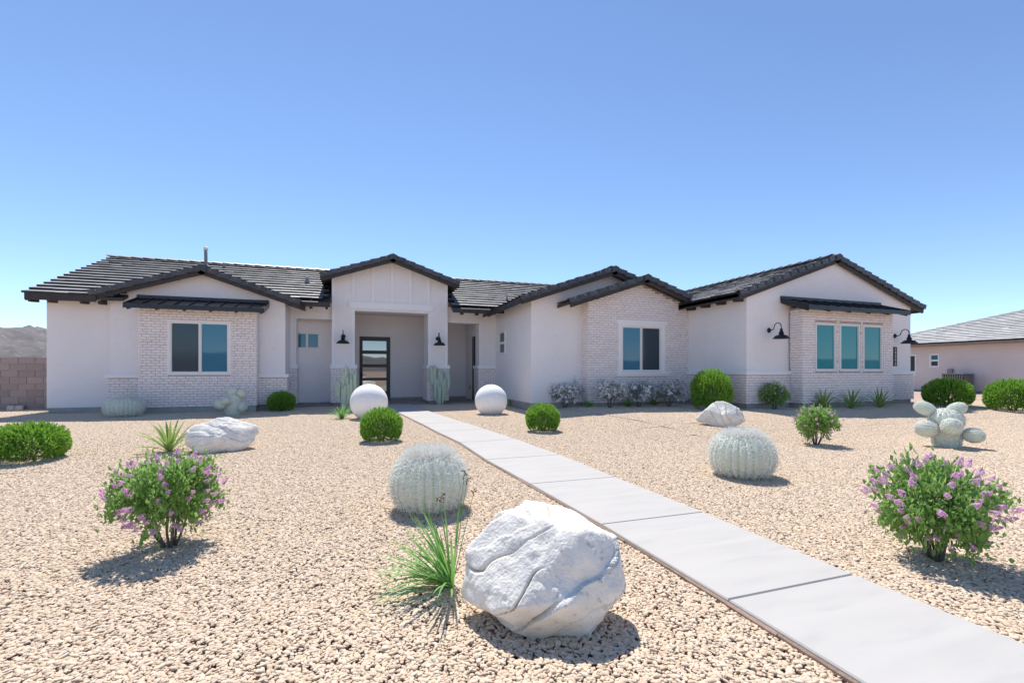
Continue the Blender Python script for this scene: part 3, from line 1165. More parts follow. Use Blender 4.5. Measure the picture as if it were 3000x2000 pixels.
def strip(m, a, b, z0, ff, xc, fr, th):
    cs = [a] + [x for x in (xc,) if a < x < b] + [b]
    for p, q in zip(cs[:-1], cs[1:]):
        m.prism([(p, z0), (q, z0), (q, ff(q)), (p, ff(p))], 0, -th, fr)


strip(m, OX0, OW[0], .255, fo_, 8.59, fr, .45)
strip(m, OW[1], OX1, .255, fo_, 8.59, fr, .45)
strip(m, OW[0], OW[1], OW[3], fo_, 8.59, fr, .45)
mbox(m, fr, OW[0], OW[1], -.45, 0, .255, OW[2])
bw = m.out('brick_wall', M['mortar'], house)
brick_face(bw, (OX0, OY), (1, 0), (0, -1), OX1 - OX0, .255, 4.4, [(OW[0] - .12 - OX0, OW[1] + .12 - OX0, 1.09, 2.88)], lambda u: fo_(OX0 + u) + .0)
brick_face(bw, (OX0, OY), (0, 1), (-1, 0), .45, .255, fo_(OX0) - .02)
box('foundation', OX0 + .02, OX1, OY + .02, 13.06, -.3, .254, M['stem'], house)
window(house, fr, *OW, split=8.67, glasses=('glass', 'glassd'), fw=.05)
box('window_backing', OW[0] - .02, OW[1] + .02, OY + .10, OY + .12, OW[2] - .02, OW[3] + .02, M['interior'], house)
wt = box('window_trim', OW[0] - .19, OW[1] + .21, OY - .045, OY + .01, 2.75, 2.885, T_, house)
for a, b in ((OW[0] - .125, OW[0]), (OW[1], OW[1] + .125)):
    box('window_trim', a, b, OY - .03, OY + .01, 1.215, 2.75, T_, house)
m = MB()
m.box(OW[0] - .19, OW[1] + .26, OY - .075, OY + .01, 1.14, 1.215)
m.box(OW[0] - .165, OW[1] + .235, OY - .045, OY + .01, 1.075, 1.14)
m.out('window_sill', T_, house)
m = MB()
mbox(m, fr, OW[0], OW[1], -.06, .02, OW[3], 2.75)
m.out('window_trim', T_, house)

# ---- garage wing ------------------------------------------------------------
GX, GY, GR = 10.5, 10.17, 17.52
gable_wall(GX, GR, GY, 10.4, 1.15, (und(fG), 13.94))
box('wall', GX, GX + .3, GY + .23, 13.4, 1.15, 3.40, S_, house)
box('wall', GR - .3, GR, GY + .23, 17, 1.15, 3.40, S_, house)
bw = box('brick_wall', GX - .03, GR + .03 + .06, GY - .035, 13.0, .315, 1.135, M['mortar'], house)
brick_face(bw, (GX - .03, GY - .035), (1, 0), (0, -1), GR - GX + .12, .315, 1.135)
brick_face(bw, (GX - .03, GY - .035), (0, 1), (-1, 0), 2.5, .315, 1.135, start=1)
brick_face(bw, (GR + .09, GY - .035), (0, 1), (1, 0), 2.5, .315, 1.135, start=1)
box('belt_course', GX - .075, GR + .15, GY - .08, 13.0, 1.135, 1.245, T_, house)
box('foundation', GX - .01, GR + .0, GY - .01, 13.0, -.3, .314, M['stem'], house)
# brick bay with three windows
QX0, QX1, QY, QT = 12.11, 15.90, 9.72, 3.08
wins = [(12.59, 13.44), (13.58, 14.44), (14.57, 15.44)]
m = MB()
fr = FR(QY)
zb, zt_ = 1.24, 2.665
us = [QX0] + [v for w in wins for v in w] + [QX1]
for i in range(0, len(us), 2):
    mbox(m, fr, us[i], us[i + 1], -.42, 0, .315, QT)
for a, b in wins:
    mbox(m, fr, a, b, -.42, 0, .315, zb)
    mbox(m, fr, a, b, -.42, 0, zt_, QT)
bw = m.out('brick_wall', M['mortar'], house)
brick_face(bw, (QX0, QY), (1, 0), (0, -1), QX1 - QX0, .315, QT - .02, [(a - QX0 - .02, b - QX0 + .02, zb - .02, zt_ + .02) for a, b in wins])
brick_face(bw, (QX0, QY), (0, 1), (-1, 0), .41, .315, QT - .02, start=1)
brick_face(bw, (QX1, QY), (0, 1), (1, 0), .41, .315, QT - .02, start=1)
box('foundation', QX0 + .03, QX1 - .03, QY + .03, 10.2, -.3, .313, M['stem'], house)
for a, b in wins:
    window(house, fr, a, b, zb, zt_, glasses=('glasst',), fw=.055)
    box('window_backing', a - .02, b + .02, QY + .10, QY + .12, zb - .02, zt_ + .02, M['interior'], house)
awning(11.79, 16.0, 10.15, 3.36, 9.30, 3.07, 10, .09)

flush_bricks()


# ================================================================== THINGS ON THE HOUSE
def wall_lamp(x, y, z, label, reach=.44):
    t = empty('wall_lamp', (x, y, z), label=label, cat='lamp', group='black gooseneck wall lamps')
    m = MB()
    m.lathe([(0, 0), (.065, 0), (.075, .012), (.06, .03), (.02, .045), (0, .05)], (0, 0, 0), 20)
    m.v = [(x + p[0], y - p[2], z + p[1]) for p in m.v]
    m.f = [q[::-1] for q in m.f]
    m.out('back_plate', M['black'], t, True)
    pts = [(x, y - .03, z), (x, y - .10, z), (x, y - .16, z + .02)]
    for a in range(0, 181, 15):
        c = (y - .30, z + .075)
        r = .115
        if a < 20:
            continue
        pts.append((x, c[0] + r * math.cos(R(a)), c[1] + r * math.sin(R(a)) * 1.0))
    pts.append((x, y - .415, z - .03))
    m = MB()
    m.tube(pts, .0125, 10)
    m.out('arm', M['black'], t, True)
    m = MB()
    m.lathe([(0, .02), (.035, .02), (.04, -.06), (.062, -.075), (.068, -.15), (.125, -.165), (.155, -.185), (.225, -.26), (.222, -.262),
             (.15, -.19), (.06, -.17), (0, -.165)], (x, y - .415, z - .005), 32)
    m.out('lamp_shade', M['black'], t, True)


lx, ly, lz = atY(1005.9, 985, PY - .022)
wall_lamp(lx, PY - .022, lz, 'black gooseneck lamp on the porch pillar left of the front door')
lx, ly, lz = atY(1282, 991.6, PY)
wall_lamp(lx, PY, lz, 'black gooseneck lamp on the porch pillar right of the front door')
wall_lamp(11.33, GY, 2.43, 'black gooseneck lamp on the stucco left of the three-window bay')
wall_lamp(16.74, GY, 2.40, 'black gooseneck lamp above the vertical house number')

sg = empty('house_number_sign', (16.74, GY, 1.41), label='narrow black vertical plaque with white digits 19245', cat='sign')
box('plate', 16.655, 16.825, GY - .02, GY - .001, 1.41, 2.04, M['black'], sg)
for i, ch in enumerate('19245'):
    cu = bpy.data.curves.new('digit', 'FONT')
    cu.body = ch
    cu.size = .135
    cu.align_x = 'CENTER'
    cu.extrude = .002
    ob = bpy.data.objects.new('tmp', cu)
    col.objects.link(ob)
    dg = bpy.context.evaluated_depsgraph_get()
    me = bpy.data.meshes.new_from_object(ob.evaluated_get(dg))
    bpy.data.objects.remove(ob)
    me.materials.clear()
    me.materials.append(M['vinyl'])
    o = place('digit', me, None, (16.74, GY - .023, 1.925 - i * .121), sg)
    o.rotation_euler = (R(90), 0, 0)

# ================================================================== NEIGHBOURS
# block wall at the left
bwl = empty('block_wall', (-11.5, 17.95, 0), label='grey-brown concrete block garden wall at far left', cat='wall')
box('mortar_core', -16, -8.2, 17.965, 18.1, -.3, 1.66, M['mortar'], bwl)
CH, BLK = .203, .406
zc = 1.675
r = 0
bm_cache = {}
while zc > -.15:
    x = -8.2 - (.203 if r % 2 else 0)
    x0s = [(-8.2 - .0, x)] if r % 2 else []
    xr = -8.2
    first = True
    while xr > -15:
        w = .203 if (first and r % 2) else BLK
        first = False
        lighthole = r == 8 and -10.35 < xr - w / 2 < -9.5
        v, f = UB[random.randrange(len(UB))]
        tv = random.random()
        W = [(xr - w / 2 + p[0] * (w - .011), 17.965 - p[1] * .016, zc - CH / 2 + p[2] * (CH - .011)) for p in v]
        build('block', W, f, M['block'], bwl, False, [tv] * len(v))
        xr -= w
    zc -= CH
    r += 1
for px_ in (32, 52):                                       # two pale slabs added in place of light holes through the wall
    x_, y_, z_ = atY(px_, 1212, 17.8)
    MB().hexa([(x_ - .1, 17.72, -.08), (x_ + .1, 17.72, -.08), (x_ + .1, 17.80, -.08), (x_ - .1, 17.80, -.08),
               (x_ - .1, 17.82, .20), (x_ + .1, 17.82, .20), (x_ + .1, 17.90, .20), (x_ - .1, 17.90, .20)]).out(
        'light_hole_slab', M['holelight'], None, label=('left' if px_ < 40 else 'right') + ' of two pale slabs standing in for light holes low in the block wall', cat='block', group='pale slabs for light holes in the garden wall')

# neighbour's house at the right, hip roof
nb = empty('neighbour_house', (32, 12, .15), label='neighbouring pale stucco house with grey hip roof at right edge', cat='house')
NX = 28.9
m = MB()
w1, w2 = (15.7, 16.55, 1.33, 2.25), (17.2, 17.9, .75, 2.25)
NZ0 = .25


def npix(px, py):
    a = ray(px, py)
    d = NX / a[0]
    return a[1] * d, EZ + a[2] * d


ya, za = npix(2600 + 393 / 3.2, 850 + 597 / 3.2)
yb_, zb_ = npix(2600 + 487 / 3.2, 850 + 720 / 3.2)
w1 = (yb_, ya, zb_, za)
ya, za = npix(2600 + 215 / 3.2, 850 + 603 / 3.2)
yb_, zb_ = npix(2600 + 270 / 3.2, 850 + 798 / 3.2)
w2 = (yb_, ya + .5, zb_, za)
mp = SD(NX)
mbox(m, mp, 2, w1[0], -.2, 0, NZ0, 2.75)
mbox(m, mp, w1[1], w2[0], -.2, 0, NZ0, 2.75)
mbox(m, mp, w2[1], 19.1, -.2, 0, NZ0, 2.75)
for w in (w1, w2):
    mbox(m, mp, w[0], w[1], -.2, 0, NZ0, w[2])
    mbox(m, mp, w[0], w[1], -.2, 0, w[3], 2.75)
m.box(NX + .2, 41, 2, 2.2, NZ0, 2.75)
m.box(NX + .2, 41, 18.9, 19.1, NZ0, 2.75)
m.out('wall', M['stuccon'], nb)
box('foundation', NX + .02, 41, 2, 19.08, -.3, NZ0 - .001, M['stem'], nb)
window(nb, mp, *w1, hsplit=(w1[2] + w1[3]) / 2, glasses=('glassd', 'glass'), fw=.06)
window(nb, mp, *w2, glasses=('glassd',), fw=.06)
box('window_backing', NX + .1, NX + .12, w1[0] - .1, w2[1] + .1, .7, 2.4, M['interior'], nb)
ex0, ey1, ez_, ns = 28.4, 19.6, 2.72, .333
hw = 6.8
apx = ex0 + hw
apy = ey1 - hw
nr = empty('roof', (apx, 12, ez_), parent=nb)
m = MB()
A_, B_, C_, D_ = (ex0, 1.5, ez_ - .05), (ex0, ey1, ez_ - .05), (apx, apy, ez_ + ns * hw - .05), (apx, 1.5, ez_ + ns * hw - .05)
t_ = .12
m.add([A_, B_, C_, D_] + [(p[0], p[1], p[2] - t_) for p in (A_, B_, C_, D_)], [(3, 2, 1, 0), (4, 5, 6, 7), (0, 1, 5, 4), (1, 2, 6, 5), (2, 3, 7, 6), (3, 0, 4, 7)])
E_ = (ex0 + 2 * hw, ey1, ez_ - .05)
m.add([B_, E_, C_] + [(p[0], p[1], p[2] - t_) for p in (B_, E_, C_)], [(0, 1, 2), (5, 4, 3), (0, 3, 4, 1), (1, 4, 5, 2), (2, 5, 3, 0)])
m.out('roof_deck', M['fascian'], nr)
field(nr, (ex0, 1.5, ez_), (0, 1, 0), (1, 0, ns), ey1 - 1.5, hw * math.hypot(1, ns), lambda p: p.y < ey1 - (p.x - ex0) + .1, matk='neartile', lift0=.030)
# hip tiles
n = 22
for i in range(n):
    t0, t1 = i / n, (i + 1) / n
    a = Vector((ex0 + hw * t0, ey1 - hw * t0, ez_ + ns * hw * t0 + .045))
    b = Vector((ex0 + hw * t1, ey1 - hw * t1, ez_ + ns * hw * t1 + .015))
    d = (b - a).normalized()
    sdv = d.cross(Vector((0, 0, 1))).normalized()
    V = []
    for p in (a, b):
        for dx, dz in ((-.16, -.05), (-.05, .02), (.05, .02), (.16, -.05), (.16, -.07), (-.16, -.07)):
            q = p + sdv * dx
            V.append((q.x, q.y, q.z + dz))
    Fq = [tuple(range(5, -1, -1)), tuple(range(6, 12))] + [(k, (k + 1) % 6, (k + 1) % 6 + 6, k + 6) for k in range(6)]
    build('hip_tile', V, Fq, M['fieldtile'], nr, False, [random.random()] * 12)
box('fascia_board', ex0 - .01, ex0 + .03, 1.5, ey1, ez_ - .19, ez_ - .045, M['fascian'], nr)
yv, zv = npix(2600 + 392 / 3.2, 850 + 460 / 3.2)
m = MB()
vx = ex0 + 1.3
m.tube([(vx, 17.6, ez_ + ns * 1.3 - .05), (vx, 17.6, ez_ + ns * 1.3 + .22)], .045, 10)
m.out('vent_pipe', M['acdark'], nr)

# condenser beside the neighbour's wall
ya, _ = npix(2600 + 755 / 3.2, 1140)
acx, acy = 28.15, 13.55
ac = empty('air_conditioner', (acx, acy, .2), label='grey louvred air conditioning unit beside the neighbouring wall', cat='air conditioner')
px0 = 2600 + 567 / 3.2
a = ray(2600 + 660 / 3.2, 1147)
d = 28.2 / a[0]
acx, acy = 28.2, a[1] * d
h0 = .18
hh = EZ - (1096 - HYP) / FPX * d - h0
hw_ = .42
ac.location = (acx, acy, h0)
WP[ac] = Vector((acx, acy, h0))
box('pad', acx - .5, acx + .5, acy - .5, acy + .5, .1, h0, M['stem'], ac)
box('housing', acx - hw_, acx + hw_, acy - hw_, acy + hw_, h0, h0 + hh, M['acdark'], ac)
box('top_grille', acx - hw_ - .02, acx + hw_ + .02, acy - hw_ - .02, acy + hw_ + .02, h0 + hh, h0 + hh + .04, M['ac'], ac)
for i in range(9):
    t = -hw_ + .05 + i * (2 * hw_ - .1) / 8
    box('louvre', acx - hw_ - .012, acx - hw_, acy + t - .016, acy + t + .016, h0 + .05, h0 + hh - .03, M['ac'], ac)
    box('louvre', acx + t - .016, acx + t + .016, acy - hw_ - .012, acy - hw_, h0 + .05, h0 + hh - .03, M['ac'], ac)
ya, za = npix(2600 + 595 / 3.2, 850 + 738 / 3.2)
db = empty('electrical_box', (NX, ya, za - .35), label='small grey electrical disconnect box above the air conditioning unit', cat='box')
box('cover', NX - .12, NX - .001, ya - .1, ya + .1, za - .26, za, M['ac'], db)
m = MB()
m.tube([(NX - .06, ya, za - .26), (NX - .06, ya, za - .7)], .02, 8)
m.out('conduit', M['ac'], db)


# ================================================================== GARDEN
def spray(rng, centers, dirs, length, width, tvals, bend=0.0):
    """leaf quads (4 verts, folded tip) as arrays"""
    n = len(centers)
    d = dirs / np.linalg.norm(dirs, axis=1, keepdims=True)
    r = rng.normal(size=(n, 3))
    s = np.cross(d, r)
    s /= np.linalg.norm(s, axis=1, keepdims=True) + 1e-9
    nn = np.cross(s, d)
    L_ = length[:, None]
    W = width[:, None]
    b = centers
    m1 = centers + d * L_ * .5 + s * W * .5 + nn * bend * L_ * .12
    m2 = centers + d * L_ * .5 - s * W * .5 + nn * bend * L_ * .12
    tip = centers + d * L_ - nn * bend * L_ * .15
    V = np.stack([b, m1, tip, m2], 1).reshape(-1, 3)
    F_ = (np.arange(n) * 4)[:, None] + np.array([[0, 1, 2, 3]])
    return V, F_, np.repeat(tvals, 4)


def cat(parts):
    V, F_, T, o = [], [], [], 0
    for v, f, t in parts:
        V.append(v); F_.append(f + o); T.append(t)
        o += len(v)
    return np.concatenate(V), np.concatenate(F_), np.concatenate(T)


def hedge_mesh(seed, ns=1150, per=13):
    """unit round shrub: radius 1 across, height 1, made of upright conifer-like sprigs"""
    rng = np.random.default_rng(seed)
    parts = []
    for shell, cnt in ((1.0, ns), (.86, ns // 2), (.68, ns // 3)):
        u = rng.random(cnt) * 1.62 - .62
        a = rng.random(cnt) * 2 * math.pi
        rr = np.sqrt(np.clip(1 - np.clip(u, 0, 1) ** 2.2, 0, 1)) * np.where(u < 0, np.sqrt(np.clip(1 - (u * 1.0) ** 2.0, .05, 1)), 1)
        lump = 1 + .05 * np.sin(a * 3 + seed) + .04 * np.sin(a * 7 + u * 5)
        P = np.stack([np.cos(a) * rr * lump, np.sin(a) * rr * lump, .44 + .56 * u * (1 + .04 * np.sin(a * 4))], 1)
        P = (P - np.array([0, 0, .42])) * shell + np.array([0, 0, .42])
        dr_ = np.stack([np.cos(a) * rr, np.sin(a) * rr, .55 + .6 * np.clip(u, -.2, 1)], 1) + rng.normal(0, .22, (cnt, 3))
        dr_ /= np.linalg.norm(dr_, axis=1, keepdims=True)
        sl = rng.uniform(.12, .21, cnt)
        base = P - dr_ * sl[:, None] * .75
        for k in range(per):
            t = (k + .5) / per
            c = base + dr_ * (sl * t)[:, None]
            out_ = rng.normal(size=(cnt, 3))
            out_ -= (out_ * dr_).sum(1, keepdims=True) * dr_
            out_ /= np.linalg.norm(out_, axis=1, keepdims=True) + 1e-9
            dd = dr_ * .8 + out_ * (.75 - .5 * t)
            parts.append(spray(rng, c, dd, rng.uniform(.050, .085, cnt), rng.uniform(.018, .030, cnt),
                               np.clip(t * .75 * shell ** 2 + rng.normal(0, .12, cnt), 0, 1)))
    V, F_, T = cat(parts)
    V[:, 2] = np.maximum(V[:, 2], -.03)
    return mesh_np('foliage', V, F_, False, T)


HM = [hedge_mesh(11), hedge_mesh(23)]
for h in HM:
    h.materials.append(M['hedge'])
tm = MB()
for i in range(7):
    a = i * .9
    tm.tube([(math.cos(a) * .06, math.sin(a) * .06, -.05), (math.cos(a) * .25, math.sin(a) * .25, .3), (math.cos(a) * .45, math.sin(a) * .45, .65)], [.035, .025, .012], 6)
HT = mesh_np('stem', tm.v, tm.f, True, tm.t)
HT.materials.append(M['twig'])


def shrub(px, py, wpx, hpx, label, i):
    x, y, z, d = G(px, py)
    w = wpx * d / FPX
    h = hpx * d / FPX * 1.0
    t = empty('round_shrub', (x, y, z - .01), rz=i * 1.3, label=label, cat='shrub', group='clipped round green shrubs')
    f = place('foliage', HM[i % 2], None, (x, y, z - .01), t)
    s = place('stem', HT, None, (x, y, z - .01), t)
    for o in (f, s):
        o.location = (0, 0, 0)
        o.scale = (w / 2 * .97, w / 2 * .97, h * 1.0)
    return t


shrub(85, 1346, 178, 108, 'low wide green shrub at the left edge of the gravel', 0)
shrub(824, 1203, 74, 56, 'small round green shrub before the brick corner of the left gable', 1)
shrub(1117, 1291, 117, 95, 'round green shrub in front of the left stone sphere by the walkway', 2)
shrub(1591, 1262, 98, 79, 'round green shrub in the gravel right of the walkway and stone sphere', 3)
shrub(2085, 1199, 112, 114, 'tall round green shrub against the right brick corner behind a boulder', 4)
shrub(2775, 1190, 112, 80, 'round green shrub behind the branching cactus at the right', 5)
shrub(2967, 1203, 122, 90, 'round green shrub cut off by the right edge of the picture', 6)


# ---- barrel cacti ------------------------------------------------------------
def ribbed(nr_, prof, rib=.06, seg=4, rows=36):
    """unit ribbed body from a profile function prof(t)->(r,z), t 0 bottom .. 1 top"""
    n = nr_ * seg
    V = np.zeros((rows, n, 3))
    T = np.zeros((rows, n))
    for j in range(rows):
        t = j / (rows - 1)
        r, z = prof(t)
        a = np.arange(n) * 2 * math.pi / n
        ph = np.cos(a * nr_)
        rr = r * (1 + rib * (np.sign(ph) * np.abs(ph) ** .8))
        V[j, :, 0], V[j, :, 1], V[j, :, 2] = np.cos(a) * rr, np.sin(a) * rr, z
        T[j] = np.clip(.5 + .5 * ph, 0, 1) * .8
    idx = np.arange(rows * n).reshape(rows, n)
    F_ = np.stack([idx[:-1], np.roll(idx[:-1], -1, 1), np.roll(idx[1:], -1, 1), idx[1:]], -1).reshape(-1, 4)
    return V.reshape(-1, 3), F_, T.ravel()


def spines(nr_, prof, rib, na, per, ln, wd, seed, top=0):
    rng = np.random.default_rng(seed)
    C, D = [], []
    for k in range(nr_):
        a = 2 * math.pi * k / nr_
        for j in range(na):
            t = .10 + .88 * (j + .5 * (k % 2)) / na
            r, z = prof(t)
            r2, z2 = prof(min(t + .01, 1))
            nrm = np.array([z2 - z, 0, -(r2 - r)])
            nrm /= np.linalg.norm(nrm) + 1e-9
            p = np.array([math.cos(a) * r * (1 + rib), math.sin(a) * r * (1 + rib), z])
            nv = np.array([math.cos(a) * nrm[0], math.sin(a) * nrm[0], nrm[2]])
            tv = np.array([-math.sin(a), math.cos(a), 0])
            bv = np.cross(nv, tv)
            for q in range(per):
                th = 2 * math.pi * q / per + rng.normal(0, .15)
                C.append(p)
                D.append(nv * rng.uniform(.45, .75) + tv * math.cos(th) + bv * math.sin(th) + rng.normal(0, .08, 3))
    for q in range(top):
        a, t = rng.random() * 2 * math.pi, 1 - .22 * rng.random() ** .6
        r, z = prof(t)
        C.append(np.array([math.cos(a) * r, math.sin(a) * r, z]))
        D.append(np.array([math.cos(a) * r, math.sin(a) * r, .7]) + rng.normal(0, .35, 3))
    C, D = np.array(C), np.array(D)
    n = len(C)
    D /= np.linalg.norm(D, axis=1, keepdims=True)
    lnv = ln * rng.uniform(.75, 1.2, n)
    s = np.cross(D, rng.normal(size=(n, 3)))
    s /= np.linalg.norm(s, axis=1, keepdims=True)
    b = np.cross(D, s)
    P0 = C + s * wd
    P1 = C - s * wd * .5 + b * wd * .87
    P2 = C - s * wd * .5 - b * wd * .87
    P3 = C + D * lnv[:, None]
    V = np.stack([P0, P1, P2, P3], 1).reshape(-1, 3)
    o = (np.arange(n) * 4)[:, None, None]
    F_ = (o + np.array([[0, 1, 3], [1, 2, 3], [2, 0, 3]])[None]).reshape(-1, 3)
    return V, F_, np.zeros(len(V))


def barrel_prof(t):
    a = -1.02 + t * (math.pi / 2 + 1.02)
    r = abs(math.cos(a)) ** .72
    z = math.sin(a)
    z = .40 + z * .45 if z > 0 else .40 + z * .46
    return max(r, .02) * .93, z


bv_, bf_, bt_ = ribbed(27, barrel_prof, .05)
BM_ = mesh_np('body', bv_, bf_, True, bt_)
BM_.materials.append(M['cactus'])
BSs = []
for ln, wd, per, sd_ in ((.165, .0115, 8, 1), (.15, .016, 7, 2)):
    v, f, t = spines(27, barrel_prof, .05, 12, per, ln, wd, sd_, 650)
    s_ = mesh_np('spines', v, f, False, t)
    s_.materials.append(M['spine'])
    BSs.append(s_)


def barrel(px, py, wpx, hpx, label, i, far):
    x, y, z, d = G(px, py)
    w, h = wpx * d / FPX * .93, hpx * d / FPX * .96
    t = empty('barrel_cactus', (x, y, z), rz=i, label=label, cat='cactus', group='white-spined barrel cacti')
    b = place('body', BM_, None, (0, 0, 0), None)
    s = place('spines', BSs[far], None, (0, 0, 0), None, kind='stuff')
    for o in (b, s):
        o.parent = t
        o.location = (0, 0, 0)
        o.scale = (w / 2, w / 2, h / .90)


barrel(364, 1219, 102, 62, 'small white-spined barrel cactus before the left stucco wall', 1, 1)
barrel(1258, 1487, 238, 182, 'largest white-spined barrel cactus left of the walkway behind the big boulder', 2, 0)
barrel(2173, 1392, 192, 138, 'white-spined barrel cactus in the gravel right of the walkway', 3, 0)


# ---- clump cacti ---------------------------------------------------------------
def ovoid(t):
    a = -math.pi / 2 + t * math.pi
    return max(math.cos(a), .02) ** .85 * .5, .5 + .5 * math.sin(a)


def post(t):
    if t < .75:
        return .42 + .06 * math.sin(t * 3), t / .75 * .8
    a = (t - .75) / .25 * math.pi / 2
    return max(.46 * math.cos(a), .02), .8 + .2 * math.sin(a)


def rot_to(V, d):
    q = Vector((0, 0, 1)).rotation_difference(Vector(d).normalized())
    return np.array(q.to_matrix()) @ V.T


def clump(px, py, hpx, lobes, label, rz=0):
    x, y, z, d = G(px, py)
    S = hpx * d / FPX
    t = empty('clump_cactus', (x, y, z), rz=0, label=label, cat='cactus', group='branching pale cacti')
    hd = math.hypot(x, y)                                  # right, towards the viewer and up as seen from the viewpoint
    rt, up = np.array([y / hd, -x / hd, 0]), np.array([0, 0, 1.0])
    fw = np.array([-x / hd, -y / hd, 0])
    sp = []
    for i, (r_, f_, z_, w_, l_, dr_, kind) in enumerate(lobes):
        prof = post if kind == 'post' else ovoid
        nrb = 16 if kind == 'post' else 18
        v, f, tt = ribbed(nrb, prof, .05, 3, 20)
        sv, sf, st = spines(nrb, prof, .05, 12, 6, .10, .018, i + 3, 60)
        D = rt * dr_[0] + fw * dr_[1] + up * dr_[2]
        sc = np.array([w_, w_, l_]) * S
        c = np.array([x, y, z]) + (rt * r_ + fw * f_ + up * z_) * S
        V = rot_to(v * sc, D).T + c
        build('stem' if kind == 'post' else 'lobe', V, f, M['cactus'], t, True, tt)
        s2 = rot_to(sv * sc, D).T + c
        sp.append((s2, sf, st))
    v, f, tt = cat(sp)
    build('spines', v, f, M['spine'], t, False, tt, kind='stuff')


# (right, towards camera, up, width, length, axis, kind) in units of the plant's height
clump(683, 1213, 77, [(0, 0, -.02, .54, .80, (0, 0, 1), 'post'), (-.02, 0, .70, .28, .32, (.05, .1, 1), 'o'), (.16, .05, .70, .30, .32, (.75, .2, .65), 'o'),
                      (-.22, .12, .40, .34, .40, (-1, .2, .05), 'o'), (.16, .1, .22, .32, .34, (.75, .5, .35), 'o'), (-.14, .16, .42, .30, .32, (-.55, .5, .6), 'o')],
      'small branching pale cactus standing before the left brick bay')
clump(2772, 1306, 125, [(0, 0, -.02, .54, .55, (0, 0, 1), 'post'), (0, -.05, .36, .60, .50, (0, 0, 1), 'o'), (-.20, 0, .76, .28, .40, (-.85, .05, .5), 'o'),
                        (.02, -.10, .78, .26, .36, (.85, -.1, .5), 'o'), (-.14, .20, .38, .36, .42, (-1, .3, .1), 'o'), (.02, .26, .38, .36, .34, (.35, .5, .55), 'o'),
                        (.27, .05, .30, .31, .36, (1, .1, .0), 'o')],
      'large branching pale cactus at the right before two round shrubs')


# ---- columnar cacti ---------------------------------------------------------------
def column_cactus(px, py, hpx, wpx, stems, label):
    x, y, z, d = G(px, py)
    S = hpx * d / FPX
    W = wpx * d / FPX
    t = empty('columnar_cactus', (x, y, z), label=label, cat='cactus', group='clustered columnar cacti')
    for i, (r_, f_, z0, z1) in enumerate(stems):
        rad = W * random.uniform(.062, .078)
        n, nr_ = 18, 6
        bx = x + CY * r_ * W * .45 - SY * f_ * W
        by = y - SY * r_ * W * .45 - CY * f_ * W
        tx = x + CY * r_ * W * .9 - SY * f_ * W
        ty = y - SY * r_ * W * .9 - CY * f_ * W
        rows = 16
        V, F_ = [], []
        ph = random.random() * 6
        for j in range(rows):
            q = j / (rows - 1)
            zz = z + S * (z0 + (z1 - z0) * q) - (.03 if z0 < .05 and j == 0 else 0)
            e = min(1, q * 4)
            cx = bx + (tx - bx) * (math.sqrt(e) if z0 > .05 or abs(r_) > .1 else q)
            cy = by + (ty - by) * (math.sqrt(e) if z0 > .05 or abs(r_) > .1 else q)
            rr = rad * (min(1, .55 + q * 2) if q < .3 else 1) * (math.sqrt(max(0, 1 - ((q - .86) / .14) ** 2)) if q > .86 else 1)
            rr = max(rr, .004)
            for k in range(n):
                a = 2 * math.pi * k / n + ph
                f = rr * (1 + .22 * math.cos(k * 2 * math.pi / 3))
                V.append((cx + math.cos(a) * f, cy + math.sin(a) * f, zz))
        for j in range(rows - 1):
            for k in range(n):
                F_.append((j * n + k, j * n + (k + 1) % n, (j + 1) * n + (k + 1) % n, (j + 1) * n + k))
        tn = [.9 if k % 3 == 0 else .1 for j in range(rows) for k in range(n)]
        build('stem', V, F_, M['column'], t, True, tn)


column_cactus(1011, 1201, 137, 68, [(0, 0, 0, .80), (.06, .05, 0, .98), (.12, -.05, 0, .92), (-.05, .1, 0, .86), (.16, .1, 0, .72), (-.12, .05, .1, .62), (-.3, .1, .22, .64),
                                    (-.42, 0, .28, .70), (-.22, .15, .2, .60), (.3, .05, .2, .78), (.42, 0, .28, .84), (.5, .1, .3, .80), (.36, .15, .2, .68),
                                    (.24, .2, .1, .58), (.1, .2, 0, .55), (-.03, .2, 0, .50), (.0, -.1, .1, .90), (.46, -.08, .34, .88)],
              'bluish green columnar cactus cluster left of the porch beside a stone sphere')
column_cactus(1288, 1185, 117, 60, [(0, 0, 0, .86), (.12, .05, 0, .78), (-.14, .05, 0, .66), (-.05, .12, 0, .58), (.2, .12, 0, .62), (-.34, .0, .36, .92), (-.42, .05, .46, .98),
                                    (-.25, .02, .40, 1.0), (-.5, .0, .55, .96), (-.2, .15, .1, .56), (.38, .0, .25, .80), (.5, .05, .30, .76), (.44, -.06, .40, .84),
                                    (.3, .1, .12, .66), (.05, .2, 0, .45), (-.1, -.06, .2, .74), (.1, -.1, .2, .90)],
              'bluish green columnar cactus cluster before the right porch pillar')
column_cactus(1441, 1196, 62, 60, [(0, 0, 0, 1.05), (.14, .05, 0, .93)], 'grey-green cactus tip peeking over the top of the right stone sphere')


# ---- stone spheres ------------------------------------------------------------------
def stone_sphere(px, py, wpx, label, bury):
    x, y, z, d = G(px, py)
    r = wpx * d / FPX / 2
    y += r * .45
    x += r * .1
    v, f = ico(5)
    v = v * r
    v[:, 2] = np.maximum(v[:, 2], -r * (1 - bury))
    build('stone_sphere', v + np.array([x, y, z + r * (1 - bury) - .008]), f, M['granite'], None, True, label=label, cat='sphere', group='pale stone spheres')


stone_sphere(1076, 1228, 109, 'pale speckled stone sphere left of the walkway near the front door', .10)
stone_sphere(1440, 1214, 96, 'pale speckled stone sphere right of the walkway before the side wall', .16)


# ---- boulders -------------------------------------------------------------------------
import bmesh


